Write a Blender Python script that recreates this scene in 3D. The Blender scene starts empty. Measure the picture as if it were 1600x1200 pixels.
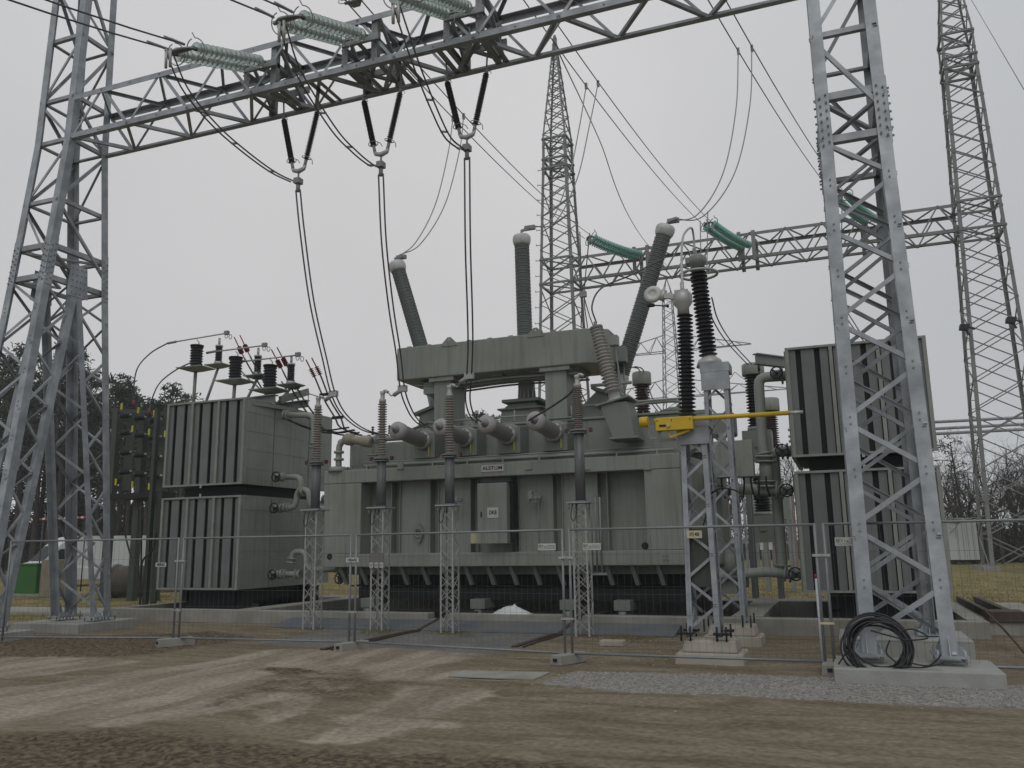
import bpy, math, random
import numpy as np
from mathutils import Vector, noise
random.seed(7); PI=math.pi
SC=bpy.context.scene; COL=SC.collection
def V(*a): return np.array(a,float)
# ------------------------------------------------------------------ camera
F=1318.;PITCH=math.radians(10.83);YAW=math.radians(20.95);ROLL=math.radians(.872);H=1.78
fw=V(-math.sin(YAW)*math.cos(PITCH),math.cos(YAW)*math.cos(PITCH),math.sin(PITCH))
r0=V(math.cos(YAW),math.sin(YAW),0);u0=np.cross(r0,fw)
CR=r0*math.cos(ROLL)-u0*math.sin(ROLL);CU=u0*math.cos(ROLL)+r0*math.sin(ROLL);CC=V(0,0,H)
def ray(x,y): return fw*F+CR*(x-800)+CU*(600-y)
def AZ(x,y,z=0.): d=ray(x,y);return CC+d*((z-H)/d[2])
def AY(x,y,Y): d=ray(x,y);return CC+d*(Y/d[1])
def AX(x,y,X): d=ray(x,y);return CC+d*(X/d[0])
cam=bpy.data.cameras.new('camera');co=bpy.data.objects.new('camera',cam);COL.objects.link(co)
cam.sensor_width=36;cam.lens=F/1600*36;cam.clip_start=.1;cam.clip_end=3000
from mathutils import Matrix
m=Matrix((tuple(CR)+(0,),tuple(CU)+(0,),tuple(-fw)+(H,),(0,0,0,1)))
co.matrix_world=Matrix(((CR[0],CU[0],-fw[0],0),(CR[1],CU[1],-fw[1],0),(CR[2],CU[2],-fw[2],H),(0,0,0,1)))
SC.camera=co
# ------------------------------------------------------------------ materials
MATS={}
def mat(name,col,rough=.6,metal=0.,var=.12,scale=3.,bump=.0,bscale=40.,dirt=None,dscale=1.5,dmix=.4,spec=.4,trans=0.,stretch=None,streak=0.):
    if name in MATS: return MATS[name]
    m=bpy.data.materials.new(name);m.use_nodes=True;nt=m.node_tree;N=nt.nodes;L=nt.links
    b=N['Principled BSDF'];b.inputs['Roughness'].default_value=rough;b.inputs['Metallic'].default_value=metal
    b.inputs['Specular IOR Level'].default_value=spec
    tc=N.new('ShaderNodeTexCoord');src=tc.outputs['Object']
    def noi(s,det=4,st=None):
        mp=N.new('ShaderNodeMapping');L.new(src,mp.inputs[0])
        if st: mp.inputs['Scale'].default_value=st
        n=N.new('ShaderNodeTexNoise');n.inputs['Scale'].default_value=s;n.inputs['Detail'].default_value=det
        L.new(mp.outputs[0],n.inputs['Vector']);return n
    n=noi(scale,5,stretch)
    mr=N.new('ShaderNodeMapRange');mr.inputs[1].default_value=.3;mr.inputs[2].default_value=.7
    mr.inputs[3].default_value=1-var;mr.inputs[4].default_value=1+var;L.new(n.outputs[0],mr.inputs[0])
    mx=N.new('ShaderNodeVectorMath');mx.operation='SCALE';mx.inputs[0].default_value=col;L.new(mr.outputs[0],mx.inputs['Scale'])
    out=mx.outputs[0]
    if dirt:
        n2=noi(dscale,6);r=N.new('ShaderNodeMapRange');r.inputs[1].default_value=.45;r.inputs[2].default_value=.7
        r.inputs[4].default_value=dmix;L.new(n2.outputs[0],r.inputs[0])
        mm=N.new('ShaderNodeMixRGB');mm.inputs[2].default_value=(*dirt,1);L.new(r.outputs[0],mm.inputs[0]);L.new(out,mm.inputs[1]);out=mm.outputs[0]
    if streak:
        n3=noi(1.,5,(9,9,.5));r=N.new('ShaderNodeMapRange');r.inputs[1].default_value=.5;r.inputs[2].default_value=.72
        r.inputs[4].default_value=streak;L.new(n3.outputs[0],r.inputs[0])
        mm=N.new('ShaderNodeMixRGB');mm.inputs[2].default_value=(col[0]*.45,col[1]*.42,col[2]*.38,1);L.new(r.outputs[0],mm.inputs[0]);L.new(out,mm.inputs[1]);out=mm.outputs[0]
    L.new(out,b.inputs['Base Color'])
    if trans: b.inputs['Transmission Weight'].default_value=trans
    if bump:
        n4=noi(bscale,6);bp=N.new('ShaderNodeBump');bp.inputs['Strength'].default_value=bump;bp.inputs['Distance'].default_value=.02
        L.new(n4.outputs[0],bp.inputs['Height']);L.new(bp.outputs[0],b.inputs['Normal'])
    MATS[name]=m;return m
STEEL=mat('galvanized steel',(.345,.365,.385),.5,.25,.25,3.5,.12,25,(.20,.205,.215),1.6,.6)
STEELD=mat('weathered galvanized steel',(.25,.26,.26),.6,.2,.18,2,.1,30)
STEELF=mat('far lattice steel',(.20,.205,.20),.7,.1,.15,1)
FENCE=mat('fence steel',(.22,.23,.235),.5,.3,.12,5)
MESHW=mat('fence wire',(.12,.125,.12),.6,.2,.1)
PALEST=mat('pale lattice steel',(.37,.37,.345),.55,.15,.12,5)
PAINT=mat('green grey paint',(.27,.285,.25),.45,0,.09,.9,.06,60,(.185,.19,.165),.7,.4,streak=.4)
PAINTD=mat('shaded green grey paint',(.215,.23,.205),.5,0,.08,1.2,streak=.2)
PIPE=mat('pipe paint',(.30,.32,.28),.4,0,.08,2,streak=.15)
RADF=mat('radiator fin',(.175,.188,.18),.45,.1,.1,2,streak=.2)
RADFR=mat('radiator frame',(.28,.285,.255),.5,.1,.12,3)
BLACK=mat('black',(.012,.012,.013),.6,0,.2)
RUBB=mat('cable sheath',(.02,.02,.022),.45,0,.2)
INS=mat('dark silicone insulator',(.03,.028,.032),.35,0,.15)
BROWN=mat('brown porcelain',(.075,.045,.04),.25,0,.15)
GREYP=mat('grey green porcelain',(.145,.16,.15),.3,0,.08,3)
NEUT=mat('pale grey insulator shed',(.46,.44,.41),.45,0,.08,5)
LILAC=mat('grey lilac insulator',(.40,.37,.365),.45,0,.08,4)
MAUVE=mat('grey brown insulator shed',(.30,.27,.25),.45,0,.1,5)
ALU=mat('cast aluminium',(.42,.42,.40),.45,.35,.12,6)
ALUW=mat('pale grey cap',(.52,.52,.50),.5,.1,.15,6)
WIRE=mat('conductor',(.10,.095,.095),.5,.3,.1)
WIREL=mat('aluminium conductor',(.26,.26,.25),.5,.3,.1)
REDW=mat('red sleeve',(.16,.03,.035),.5)
YEL=mat('yellow paint',(.60,.40,.015),.4,0,.08,4,dirt=(.35,.2,.02),dscale=4,dmix=.35)
YELD=mat('yellow marker',(.5,.45,.03),.5)
CONC=mat('concrete',(.29,.28,.25),.9,0,.15,2.5,.4,30,(.20,.18,.14),.9,.5)
CONCL=mat('new concrete',(.33,.33,.31),.9,0,.12,3,.3,30,(.28,.26,.22),1.2,.4)
CONCP=mat('pinkish concrete',(.38,.345,.30),.9,0,.1,4,.3,30,(.28,.22,.17),2,.5)
WHITE=mat('white paint',(.58,.60,.60),.5,0,.04)
SIGNW=mat('sign white',(.50,.50,.48),.5,0,.05)
SIGNY=mat('sign cream',(.55,.50,.33),.5,0,.05)
INK=mat('sign lettering',(.02,.02,.02),.6)
REDI=mat('sign red',(.35,.04,.03),.6)
OLIVE=mat('sign olive lettering',(.17,.17,.09),.6)
GREEN=mat('green plastic',(.03,.13,.025),.5,0,.1,2)
GLASSD=mat('dark window glass',(.02,.023,.026),.45,0,.1,spec=.2)
RUST=mat('rusty rail',(.07,.05,.04),.8,0,.2,6)
DGREEN=mat('dark cubicle paint',(.055,.062,.05),.6,0,.15,2)
BARK=mat('pine bark',(.06,.045,.035),.9,0,.3,3)
BARKG=mat('bare tree bark',(.065,.055,.045),.9,0,.25,2)
NEED=mat('pine needles',(.028,.042,.022),.8,0,.45,1.2)
NEED2=mat('pine needles lighter',(.045,.06,.03),.8,0,.45,1.2)
TWIG=mat('bramble twigs',(.055,.045,.035),.9,0,.4,1.)
DRYG=mat('dry grass blades',(.20,.16,.06),.9,0,.35,.5)
# glass discs
def glassmat():
    m=bpy.data.materials.new('toughened glass');m.use_nodes=True;nt=m.node_tree;b=nt.nodes['Principled BSDF']
    b.inputs['Base Color'].default_value=(.86,.94,.91,1);b.inputs['Roughness'].default_value=.15
    b.inputs['Transmission Weight'].default_value=.72;b.inputs['IOR'].default_value=1.25
    MATS['g']=m;return m
GLASS=glassmat()
def glassmat2():
    m=bpy.data.materials.new('green toughened glass');m.use_nodes=True;b=m.node_tree.nodes['Principled BSDF']
    b.inputs['Base Color'].default_value=(.30,.62,.54,1);b.inputs['Roughness'].default_value=.15
    b.inputs['Transmission Weight'].default_value=.45;return m
GLASSG=glassmat2()
# ------------------------------------------------------------------ mesh builder
def nrm(a):
    n=np.linalg.norm(a);return a/n if n>1e-9 else a
def perp(d):
    a=V(0,0,1) if abs(d[2])<.9 else V(1,0,0)
    u=nrm(np.cross(a,d));return u,np.cross(d,u)
class MB:
    def __init__(s): s.v=[];s.f=[];s.sm=[]
    def add(s,vs,fs,smooth=False):
        o=len(s.v);s.v+= [tuple(map(float,p)) for p in vs];s.f+=[tuple(i+o for i in f) for f in fs];s.sm+=[smooth]*len(fs);return s
    def hexa(s,p): # p: 8 pts, bottom 0-3 ccw, top 4-7
        return s.add(p,[(3,2,1,0),(4,5,6,7),(0,1,5,4),(1,2,6,5),(2,3,7,6),(3,0,4,7)])
    def box(s,x0,x1,y0,y1,z0,z1):
        return s.hexa([(x0,y0,z0),(x1,y0,z0),(x1,y1,z0),(x0,y1,z0),(x0,y0,z1),(x1,y0,z1),(x1,y1,z1),(x0,y1,z1)])
    def frus(s,b,t,z0,z1): # rect frusta (x0,x1,y0,y1)
        return s.hexa([(b[0],b[2],z0),(b[1],b[2],z0),(b[1],b[3],z0),(b[0],b[3],z0),(t[0],t[2],z1),(t[1],t[2],z1),(t[1],t[3],z1),(t[0],t[3],z1)])
    def bar(s,p,q,w,h=None,up=None):
        p=np.array(p,float);q=np.array(q,float);h=h or w;d=nrm(q-p)
        if up is None: u,v=perp(d)
        else:
            u=nrm(np.cross(up,d));v=np.cross(d,u)
        a=u*w/2;b=v*h/2
        return s.hexa([p-a-b,p+a-b,p+a+b,p-a+b,q-a-b,q+a-b,q+a+b,q-a+b])
    def ang(s,p,q,w,t,u,v): # L section, corner on p-q line
        p=np.array(p,float);q=np.array(q,float);d=nrm(q-p)
        u=np.array(u,float);u=nrm(u-d*(u@d));v=np.array(v,float);v=nrm(v-d*(v@d)-u*(v@u))
        if np.dot(np.cross(u,v),d)<0:
            u,v=v,u
        s.hexa([p,p+u*w,p+u*w+v*t,p+v*t,q,q+u*w,q+u*w+v*t,q+v*t])
        s.hexa([p+v*t,p+u*t+v*t,p+u*t+v*w,p+v*w,q+v*t,q+u*t+v*t,q+u*t+v*w,q+v*w]);return s
    def tube(s,pts,r,n=6,closed=False,cap=True):
        P=[np.array(p,float) for p in pts];k=len(P)
        rr=r if hasattr(r,'__len__') else [r]*k
        ds=[]
        for i in range(k):
            a=P[(i-1)%k] if (closed or i>0) else P[i];b=P[(i+1)%k] if (closed or i<k-1) else P[i]
            ds.append(nrm(b-a))
        u,_=perp(ds[0]);o=len(s.v);vs=[]
        for i in range(k):
            u=nrm(u-ds[i]*(u@ds[i]));w=np.cross(ds[i],u)
            for j in range(n):
                a=2*PI*j/n;vs.append(P[i]+(u*math.cos(a)+w*math.sin(a))*rr[i])
        fs=[]
        for i in range(k if closed else k-1):
            for j in range(n):
                a=i*n+j;b=i*n+(j+1)%n;c=((i+1)%k)*n+(j+1)%n;d=((i+1)%k)*n+j
                fs.append((a,b,c,d))
        s.add(vs,fs,True)
        if cap and not closed:
            s.add([],[]);s.f+=[tuple(o+j for j in range(n))[::-1],tuple(o+(k-1)*n+j for j in range(n))];s.sm+=[False]*2
        return s
    def lathe(s,prof,p,d,n=16,smooth=True,cap=True): # prof [(r,t)]
        p=np.array(p,float);d=nrm(np.array(d,float));u,w=perp(d);vs=[];fs=[];o=len(s.v);k=len(prof)
        for r,t in prof:
            for j in range(n):
                a=2*PI*j/n;vs.append(p+d*t+(u*math.cos(a)+w*math.sin(a))*r)
        for i in range(k-1):
            for j in range(n): fs.append((i*n+j,i*n+(j+1)%n,(i+1)*n+(j+1)%n,(i+1)*n+j))
        s.add(vs,fs,smooth)
        if cap: s.f+=[tuple(o+j for j in range(n))[::-1],tuple(o+(k-1)*n+j for j in range(n))];s.sm+=[False]*2
        return s
    def cyl(s,p,q,r,n=16):
        p=np.array(p,float);q=np.array(q,float);return s.lathe([(r,0),(r,np.linalg.norm(q-p))],p,q-p,n)
    def ins(s,p,q,rc,rs,n,seg=14,alt=1.,taper=1.):
        p=np.array(p,float);q=np.array(q,float);L=np.linalg.norm(q-p);pr=[(rc,0)];h=L/n
        for i in range(n):
            k=1+(taper-1)*i/n;R=(rs if i%2==0 else rc+(rs-rc)*alt)*k;c=rc*k;t=i*h
            pr+=[(c,t+h*.12),(R,t+h*.42),(R,t+h*.52),(c,t+h*.9)]
        pr.append((rc*taper,L));return s.lathe(pr,p,q-p,seg,smooth=False)
    def prism(s,poly,vec): # planar poly pts + extrusion vector
        n=len(poly);P=[np.array(p,float) for p in poly];vec=np.array(vec,float)
        return s.add(P+[p+vec for p in P],[tuple(range(n))[::-1],tuple(range(n,2*n))]+[(i,(i+1)%n,n+(i+1)%n,n+i) for i in range(n)])
    def build(s,name,mat,parent=None,bevel=0):
        me=bpy.data.meshes.new(name);L=V(0,0,0);p=parent
        while p is not None: L=L+np.array(p.location);p=p.parent
        vs=[(a[0]-L[0],a[1]-L[1],a[2]-L[2]) for a in s.v]
        me.from_pydata(vs,[],s.f);me.polygons.foreach_set('use_smooth',s.sm)
        me.materials.append(mat);me.update()
        o=bpy.data.objects.new(name,me);COL.objects.link(o)
        if parent is not None: o.parent=parent
        if bevel:
            bm=o.modifiers.new('b','BEVEL');bm.width=bevel;bm.segments=2;bm.limit_method='ANGLE'
        return o
def tag(o,label,cat,group=None,kind=None):
    if label: o['label']=label
    if cat: o['category']=cat
    if group: o['group']=group
    if kind: o['kind']=kind
    return o
def struct(o): o['kind']='structure';return o
def E(name,loc,label,cat,group=None):
    o=bpy.data.objects.new(name,None);COL.objects.link(o);o.location=tuple(loc);o.empty_display_size=.2
    return tag(o,label,cat,group)
def kids(o): return [c for c in bpy.data.objects if c.parent is o]
def dup(r,loc,label=None,rz=0,sc=1):
    ch=[(c,kids(c)) for c in kids(r)]
    n=r.copy();COL.objects.link(n);n.location=tuple(loc);n.rotation_euler=(0,0,rz);n.scale=(sc,)*3 if not hasattr(sc,'__len__') else sc
    if label: n['label']=label
    for c,g in ch:
        k=c.copy();COL.objects.link(k);k.parent=n
        for x in g:
            y=x.copy();COL.objects.link(y);y.parent=k
    return n
def spline(pts,n=10):
    P=[np.array(p,float) for p in pts];P=[2*P[0]-P[1]]+P+[2*P[-1]-P[-2]];out=[]
    for i in range(1,len(P)-2):
        for k in range(n):
            t=k/n;a,b,c,d=P[i-1],P[i],P[i+1],P[i+2]
            out.append(.5*((2*b)+(-a+c)*t+(2*a-5*b+4*c-d)*t*t+(-a+3*b-3*c+d)*t**3))
    out.append(P[-2]);return out
def sag(p,q,s,n=14):
    p=np.array(p,float);q=np.array(q,float)
    return [p+(q-p)*t+V(0,0,-4*s*t*(1-t)) for t in [i/n for i in range(n+1)]]
def text(body,x,y,z,size,mat,parent,name='lettering',w=None,yoff=0):
    # text facing -Y, centred on x,z, as mesh
    cu=bpy.data.curves.new(name,'FONT');cu.body=body;cu.size=size;cu.align_x='CENTER';cu.align_y='CENTER';cu.extrude=.002;cu.offset=size*.02
    to=bpy.data.objects.new(name,cu);COL.objects.link(to);dg=bpy.context.evaluated_depsgraph_get()
    me=bpy.data.meshes.new_from_object(to.evaluated_get(dg));bpy.data.objects.remove(to)
    xs=[v.co.x for v in me.vertices];sx=1.
    if w and xs: sx=w/(max(xs)-min(xs))
    mb=MB();vs=[(x+v.co.x*sx,y-v.co.z,z+v.co.y) for v in me.vertices]
    mb.add(vs,[tuple(p.vertices) for p in me.polygons]);return mb.build(name,mat,parent)
# zigzag lattice face between two polylines (functions of t)
def zig(mb,A,B,n,w,t=.008,start=0,nrmv=None,horiz=False,bar=False,double=False):
    # A,B lists of n+1 points
    for i in range(n):
        prs=[(A[i],B[i+1]) if (i+start)%2==0 else (B[i],A[i+1])]
        if double: prs.append((B[i],A[i+1]) if (i+start)%2==0 else (A[i],B[i+1]))
        for k,(p,q) in enumerate(prs):
            if nrmv is None or bar: mb.bar(p,q,w,w if bar else t)
            else:
                nv=np.array(nrmv,float);d=nrm(np.array(q)-np.array(p));u=np.cross(nv,d);o=nv*(.019+.011*(i%2)+.022*k)
                mb.ang(np.array(p)-u*w/2+o,np.array(q)-u*w/2+o,w,t,u,nv)
        if horiz:
            if bar: mb.bar(A[i],B[i],w)
            else: mb.bar(A[i],B[i],w,w*.8)
def lerp(a,b,t): return np.array(a,float)*(1-t)+np.array(b,float)*t
def pts(a,b,n): return [lerp(a,b,i/n) for i in range(n+1)]
# ------------------------------------------------------------------ world & sun (overcast)
w=bpy.data.worlds.new("World");SC.world=w;w.use_nodes=True;nt=w.node_tree;N=nt.nodes;L=nt.links
bg=N['Background'];tc=N.new('ShaderNodeTexCoord')
brd=nrm(ray(640,330))
dp=N.new('ShaderNodeVectorMath');dp.operation='DOT_PRODUCT';dp.inputs[1].default_value=tuple(brd);L.new(tc.outputs['Generated'],dp.inputs[0])
cr=N.new('ShaderNodeValToRGB');L.new(dp.outputs['Value'],cr.inputs[0])
cr.color_ramp.elements[0].position=.55;cr.color_ramp.elements[0].color=(.42,.445,.47,1)
cr.color_ramp.elements[1].position=1.;cr.color_ramp.elements[1].color=(.625,.612,.618,1)
e=cr.color_ramp.elements.new(.86);e.color=(.53,.54,.555,1)
nz=N.new('ShaderNodeTexNoise');nz.inputs['Scale'].default_value=2.2;nz.inputs['Detail'].default_value=3;L.new(tc.outputs['Generated'],nz.inputs[0])
mr=N.new('ShaderNodeMapRange');mr.inputs[1].default_value=.3;mr.inputs[2].default_value=.7;mr.inputs[3].default_value=.955;mr.inputs[4].default_value=1.045;L.new(nz.outputs[0],mr.inputs[0])
sc=N.new('ShaderNodeVectorMath');sc.operation='SCALE';L.new(cr.outputs[0],sc.inputs[0]);L.new(mr.outputs[0],sc.inputs['Scale'])
L.new(sc.outputs[0],bg.inputs[0]);bg.inputs[1].default_value=1.09
sl=bpy.data.lights.new('sun','SUN');sl.energy=.8;sl.angle=math.radians(45);sl.color=(1,.98,.95)
so=bpy.data.objects.new('sun',sl);COL.objects.link(so);so.rotation_euler=(math.radians(38),math.radians(12),0)
SC.view_settings.view_transform='Standard';SC.view_settings.look='None';SC.view_settings.exposure=0;SC.view_settings.gamma=1
# ------------------------------------------------------------------ ground
def arr(*segs):
    out=[]
    for s in segs:
        if isinstance(s,tuple):
            a,b,st=s;n=max(1,round((b-a)/st));out+=[a+(b-a)*i/n for i in range(n+1)]
        else: out.append(s)
    return np.array(sorted(set(np.round(out,4))))
PX0,PX1,PY0,PY1=-18.6,2.35,17.8,24.3
xs=arr(-500,-250,-120,-70,-50,-40,-33,-28,(-24,-19,.5),(-18.6,PX1,.095),(PX1,5.6,.1),7,9,12,18,30,60,120,250,500)
ys=arr(-80,-30,-10,0,3,(4.2,PY0,.095),(PY0,PY1,.8),(25,34,1.),40,50,70,100,150,250,500,1100)
X,Y=np.meshgrid(xs,ys)
def polymask(px,soft=.35,z=0):
    P=np.array([AZ(a,b,z)[:2] for a,b in px]);n=len(P)
    ins_=np.zeros(X.shape,bool);dmin=np.full(X.shape,1e9)
    for i in range(n):
        a=P[i];b=P[(i+1)%n];ab=b-a
        t=np.clip(((X-a[0])*ab[0]+(Y-a[1])*ab[1])/(ab@ab+1e-9),0,1)
        d=np.hypot(X-a[0]-t*ab[0],Y-a[1]-t*ab[1]);dmin=np.minimum(dmin,d)
        c=((a[1]>Y)!=(b[1]>Y));xi=a[0]+(Y-a[1])*ab[0]/(ab[1] if abs(ab[1])>1e-9 else 1e-9)
        ins_^=(c&(X<xi))
    return np.clip(.5+np.where(ins_,dmin,-dmin)/(2*soft),0,1)
pale=np.zeros(X.shape)
for pl in ([(-60,1140),(-60,1078),(60,1068),(300,1036),(420,1014),(560,1012),(800,1010),(740,1028),(640,1048),(540,1075),(400,1100),(300,1118),(170,1138),(60,1130)],
 [(-40,1020),(140,1023),(220,1033),(80,1054),(-40,1060)],
 [(640,1070),(760,1072),(775,1082),(720,1100),(670,1120),(570,1112),(600,1095)],
 [(510,1118),(560,1114),(720,1130),(712,1139),(650,1137),(625,1148),(560,1157),(460,1158),(540,1132)],
 [(400,1112),(470,1088),(503,1090),(480,1110),(410,1132)],[(500,1068),(640,1047),(790,1046),(760,1056),(640,1064)],
 [(300,1050),(440,1022),(520,1040),(400,1062)],[(560,1018),(700,1000),(830,1000),(740,1020),(640,1030)],[(720,1052),(860,1050),(850,1062),(720,1060)]):
    pale=np.maximum(pale,polymask(pl,.22))
gravm=polymask([(840,1068),(905,1046),(1280,1056),(1400,1066),(1620,1072),(1640,1105),(1400,1098),(1150,1086),(1000,1082)],.2)
asph=np.maximum(polymask([(395,1006),(500,985),(640,958),(1025,958),(1000,975),(900,990),(770,1022),(560,1010)],.3)*.9,0)
mud=np.maximum(polymask([(-40,985),(45,992),(260,992),(330,985),(400,996),(240,1022),(-40,1030)],.3),polymask([(-60,1150),(200,1140),(420,1165),(900,1190),(1000,1215),(-60,1230)],.4))
mud=np.maximum(mud,polymask([(430,1050),(560,1042),(640,1072),(560,1100),(430,1085),(300,1115),(320,1095)],.25)*.55)
mud=np.maximum(mud,polymask([(395,1044),(450,1040),(505,1046),(450,1053)],.15)*.9)
grass=np.clip((Y-24.6)/.6,0,1);grass=np.maximum(grass,np.clip((-18.9-X)/.6,0,1)*np.clip((Y-15.8)/1.2,0,1))
def vn(x,y,s,o=0): return noise.noise(Vector((x*s+o,y*s,o)))
Z=np.zeros(X.shape)
near=(Y>3.5)&(Y<17.8)&(X>-19)&(X<5.6)
fade=np.clip((PY0-Y)/.8,0,1)*np.clip((Y-4)/1,0,1)*np.clip((X+19)/1,0,1)*np.clip((5.6-X)/1,0,1)
for j,i in zip(*np.nonzero(near)):
    x=X[j,i];y=Y[j,i];h=.018*vn(x,y,.6)+.010*vn(x,y,2.1,3)
    m_=mud[j,i];h+=m_*(.075*max(0,vn(x,y,2.2,7))+.04*abs(vn(x,y,6.,9)));h+=.006*vn(x,y,7,5)*(1-asph[j,i])
    h+=.03*math.sin(x*.55+y*1.9+vn(x,y,.4)*2)*.3*(1-asph[j,i])
    Z[j,i]=h*fade[j,i]
Z-=.012
nx,ny=len(xs),len(ys)
idx=np.arange(nx*ny).reshape(ny,nx);faces=[]
xc=(xs[1:]+xs[:-1])/2;yc=(ys[1:]+ys[:-1])/2
for j in range(ny-1):
    for i in range(nx-1):
        if PX0<xc[i]<PX1 and PY0<yc[j]<PY1: continue
        faces.append((idx[j,i],idx[j,i+1],idx[j+1,i+1],idx[j+1,i]))
me=bpy.data.meshes.new('ground');me.from_pydata(np.stack([X.ravel(),Y.ravel(),Z.ravel()],1).tolist(),[],[tuple(map(int,f)) for f in faces])
for nm,A in (('pale',pale),('gravelm',gravm),('asph',asph),('mud',mud),('grass',grass)):
    at=me.attributes.new(nm,'FLOAT','POINT');at.data.foreach_set('value',A.ravel().astype(np.float32))
me.polygons.foreach_set('use_smooth',[True]*len(me.polygons))
gm=bpy.data.materials.new('ground soil');gm.use_nodes=True;nt=gm.node_tree;N=nt.nodes;L=nt.links;b=N['Principled BSDF'];b.inputs['Roughness'].default_value=.95;b.inputs['Specular IOR Level'].default_value=.2
tc=N.new('ShaderNodeTexCoord')
def NO(s,det=6,st=None,dist=0):
    mp=N.new('ShaderNodeMapping');L.new(tc.outputs['Object'],mp.inputs[0])
    if st: mp.inputs['Scale'].default_value=st
    n=N.new('ShaderNodeTexNoise');n.inputs['Scale'].default_value=s;n.inputs['Detail'].default_value=det;n.inputs['Distortion'].default_value=dist;L.new(mp.outputs[0],n.inputs['Vector']);return n.outputs[0]
def RAMP(f,stops):
    c=N.new('ShaderNodeValToRGB');L.new(f,c.inputs[0]);el=c.color_ramp.elements
    el[0].position=stops[0][0];el[0].color=(*stops[0][1],1);el[1].position=stops[-1][0];el[1].color=(*stops[-1][1],1)
    for p,cc in stops[1:-1]: e=el.new(p);e.color=(*cc,1)
    return c.outputs[0]
def ATT(n): a=N.new('ShaderNodeAttribute');a.attribute_name=n;return a.outputs['Fac']
def MASK(att,nz,amp=.5,w=.12):
    a=N.new('ShaderNodeMath');a.operation='MULTIPLY_ADD';a.inputs[1].default_value=amp;L.new(nz,a.inputs[0])
    L.new(ATT(att),a.inputs[2]);r=N.new('ShaderNodeMapRange');r.interpolation_type='SMOOTHSTEP'
    r.inputs[1].default_value=.5+amp/2-w;r.inputs[2].default_value=.5+amp/2+w;L.new(a.outputs[0],r.inputs[0]);return r.outputs[0]
def MIX(f,a,c):
    m_=N.new('ShaderNodeMixRGB');L.new(f,m_.inputs[0]);L.new(a,m_.inputs[1]);L.new(c,m_.inputs[2]);return m_.outputs[0]
mid=NO(1.3,8);fine=NO(14,8);big=NO(.35,4);strk=NO(1.,6,(.6,2.6,1),1.)
dirt=RAMP(strk,[(.3,(.13,.102,.066)),(.5,(.18,.145,.098)),(.62,(.222,.182,.13)),(.75,(.175,.138,.092))])
palec=RAMP(mid,[(.3,(.275,.23,.18)),(.7,(.36,.305,.24))])
asphc=RAMP(mid,[(.3,(.125,.125,.12)),(.7,(.19,.185,.17))])
mudc=RAMP(fine,[(.35,(.075,.056,.037)),(.65,(.155,.12,.08))])
vo=N.new('ShaderNodeTexVoronoi');vo.inputs['Scale'].default_value=32;L.new(tc.outputs['Object'],vo.inputs[0])
grc=N.new('ShaderNodeMapRange');L.new(vo.outputs['Color'],grc.inputs[0]);grc.inputs[3].default_value=.10;grc.inputs[4].default_value=.36
gcol=N.new('ShaderNodeVectorMath');gcol.operation='SCALE';gcol.inputs[0].default_value=(1.,.95,.88);L.new(grc.outputs[0],gcol.inputs['Scale'])
grassc=RAMP(NO(.9,8),[(.3,(.085,.10,.035)),(.45,(.17,.145,.055)),(.6,(.25,.20,.085)),(.75,(.16,.13,.06))])
c=dirt
band=RAMP(NO(1.,5,(2.2,.35,1),.5),[(.42,(1,1,1)),(.60,(.62,.60,.57))]);pm_=N.new('ShaderNodeMixRGB');pm_.blend_type='MULTIPLY';pm_.inputs[0].default_value=.8;L.new(palec,pm_.inputs[1]);L.new(band,pm_.inputs[2])
c=MIX(MASK('pale',NO(2.2,9,(1,1.6,1),.8),.8,.22),c,pm_.outputs[0])
c=MIX(MASK('asph',mid,.7,.3),c,asphc)
c=MIX(MASK('mud',NO(3,6),.9,.25),c,mudc)
c=MIX(MASK('gravelm',NO(5,8),1.0,.22),c,gcol.outputs[0])
c=MIX(MASK('grass',mid,.5,.15),c,grassc)
fr=N.new('ShaderNodeMapRange');fr.inputs[1].default_value=.3;fr.inputs[2].default_value=.7;fr.inputs[3].default_value=.72;fr.inputs[4].default_value=1.28;L.new(fine,fr.inputs[0])
sv=N.new('ShaderNodeVectorMath');sv.operation='SCALE';L.new(c,sv.inputs[0]);L.new(fr.outputs[0],sv.inputs['Scale'])
L.new(sv.outputs[0],b.inputs['Base Color'])
bp=N.new('ShaderNodeBump');bp.inputs['Strength'].default_value=.6;bp.inputs['Distance'].default_value=.03;L.new(fine,bp.inputs['Height']);L.new(bp.outputs[0],b.inputs['Normal'])
me.materials.append(gm);go=bpy.data.objects.new('ground',me);COL.objects.link(go);struct(go)
# gravel stones (stuff) : rough broken stones on the strip
rs=np.random.RandomState(3);mb=MB()
def stone(mb,x,y,z,s):
    q=[]
    for sx,sy,sz in ((1,0,0),(0,1,0),(-1,0,0),(0,-1,0),(0,0,1)):
        q.append((x+(sx+rs.uniform(-.4,.4))*s,y+(sy+rs.uniform(-.4,.4))*s,z+(sz*rs.uniform(.5,1.))*s))
    mb.add(q,[(0,1,4),(1,2,4),(2,3,4),(3,0,4)])
gi=np.argwhere((gravm>.3+.4*rs.rand(*gravm.shape))&near)
def gz(x,y):
    i=int(np.searchsorted(xs,x));j=int(np.searchsorted(ys,y));return Z[min(j,ny-1),min(i,nx-1)]
for k in range(7500):
    j,i=gi[rs.randint(len(gi))];x=X[j,i]+rs.uniform(-.06,.06);y=Y[j,i]+rs.uniform(-.06,.06);stone(mb,x,y,gz(x,y)-.004,rs.uniform(.007,.02)*(1 if rs.rand()<.95 else 2))
o=mb.build('gravel',mat('gravel stone',(.265,.252,.23),.9,0,.4,30));tag(o,'strip of loose grey crushed stone along the fence feet',None,None,'stuff')
mb=MB()
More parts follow.
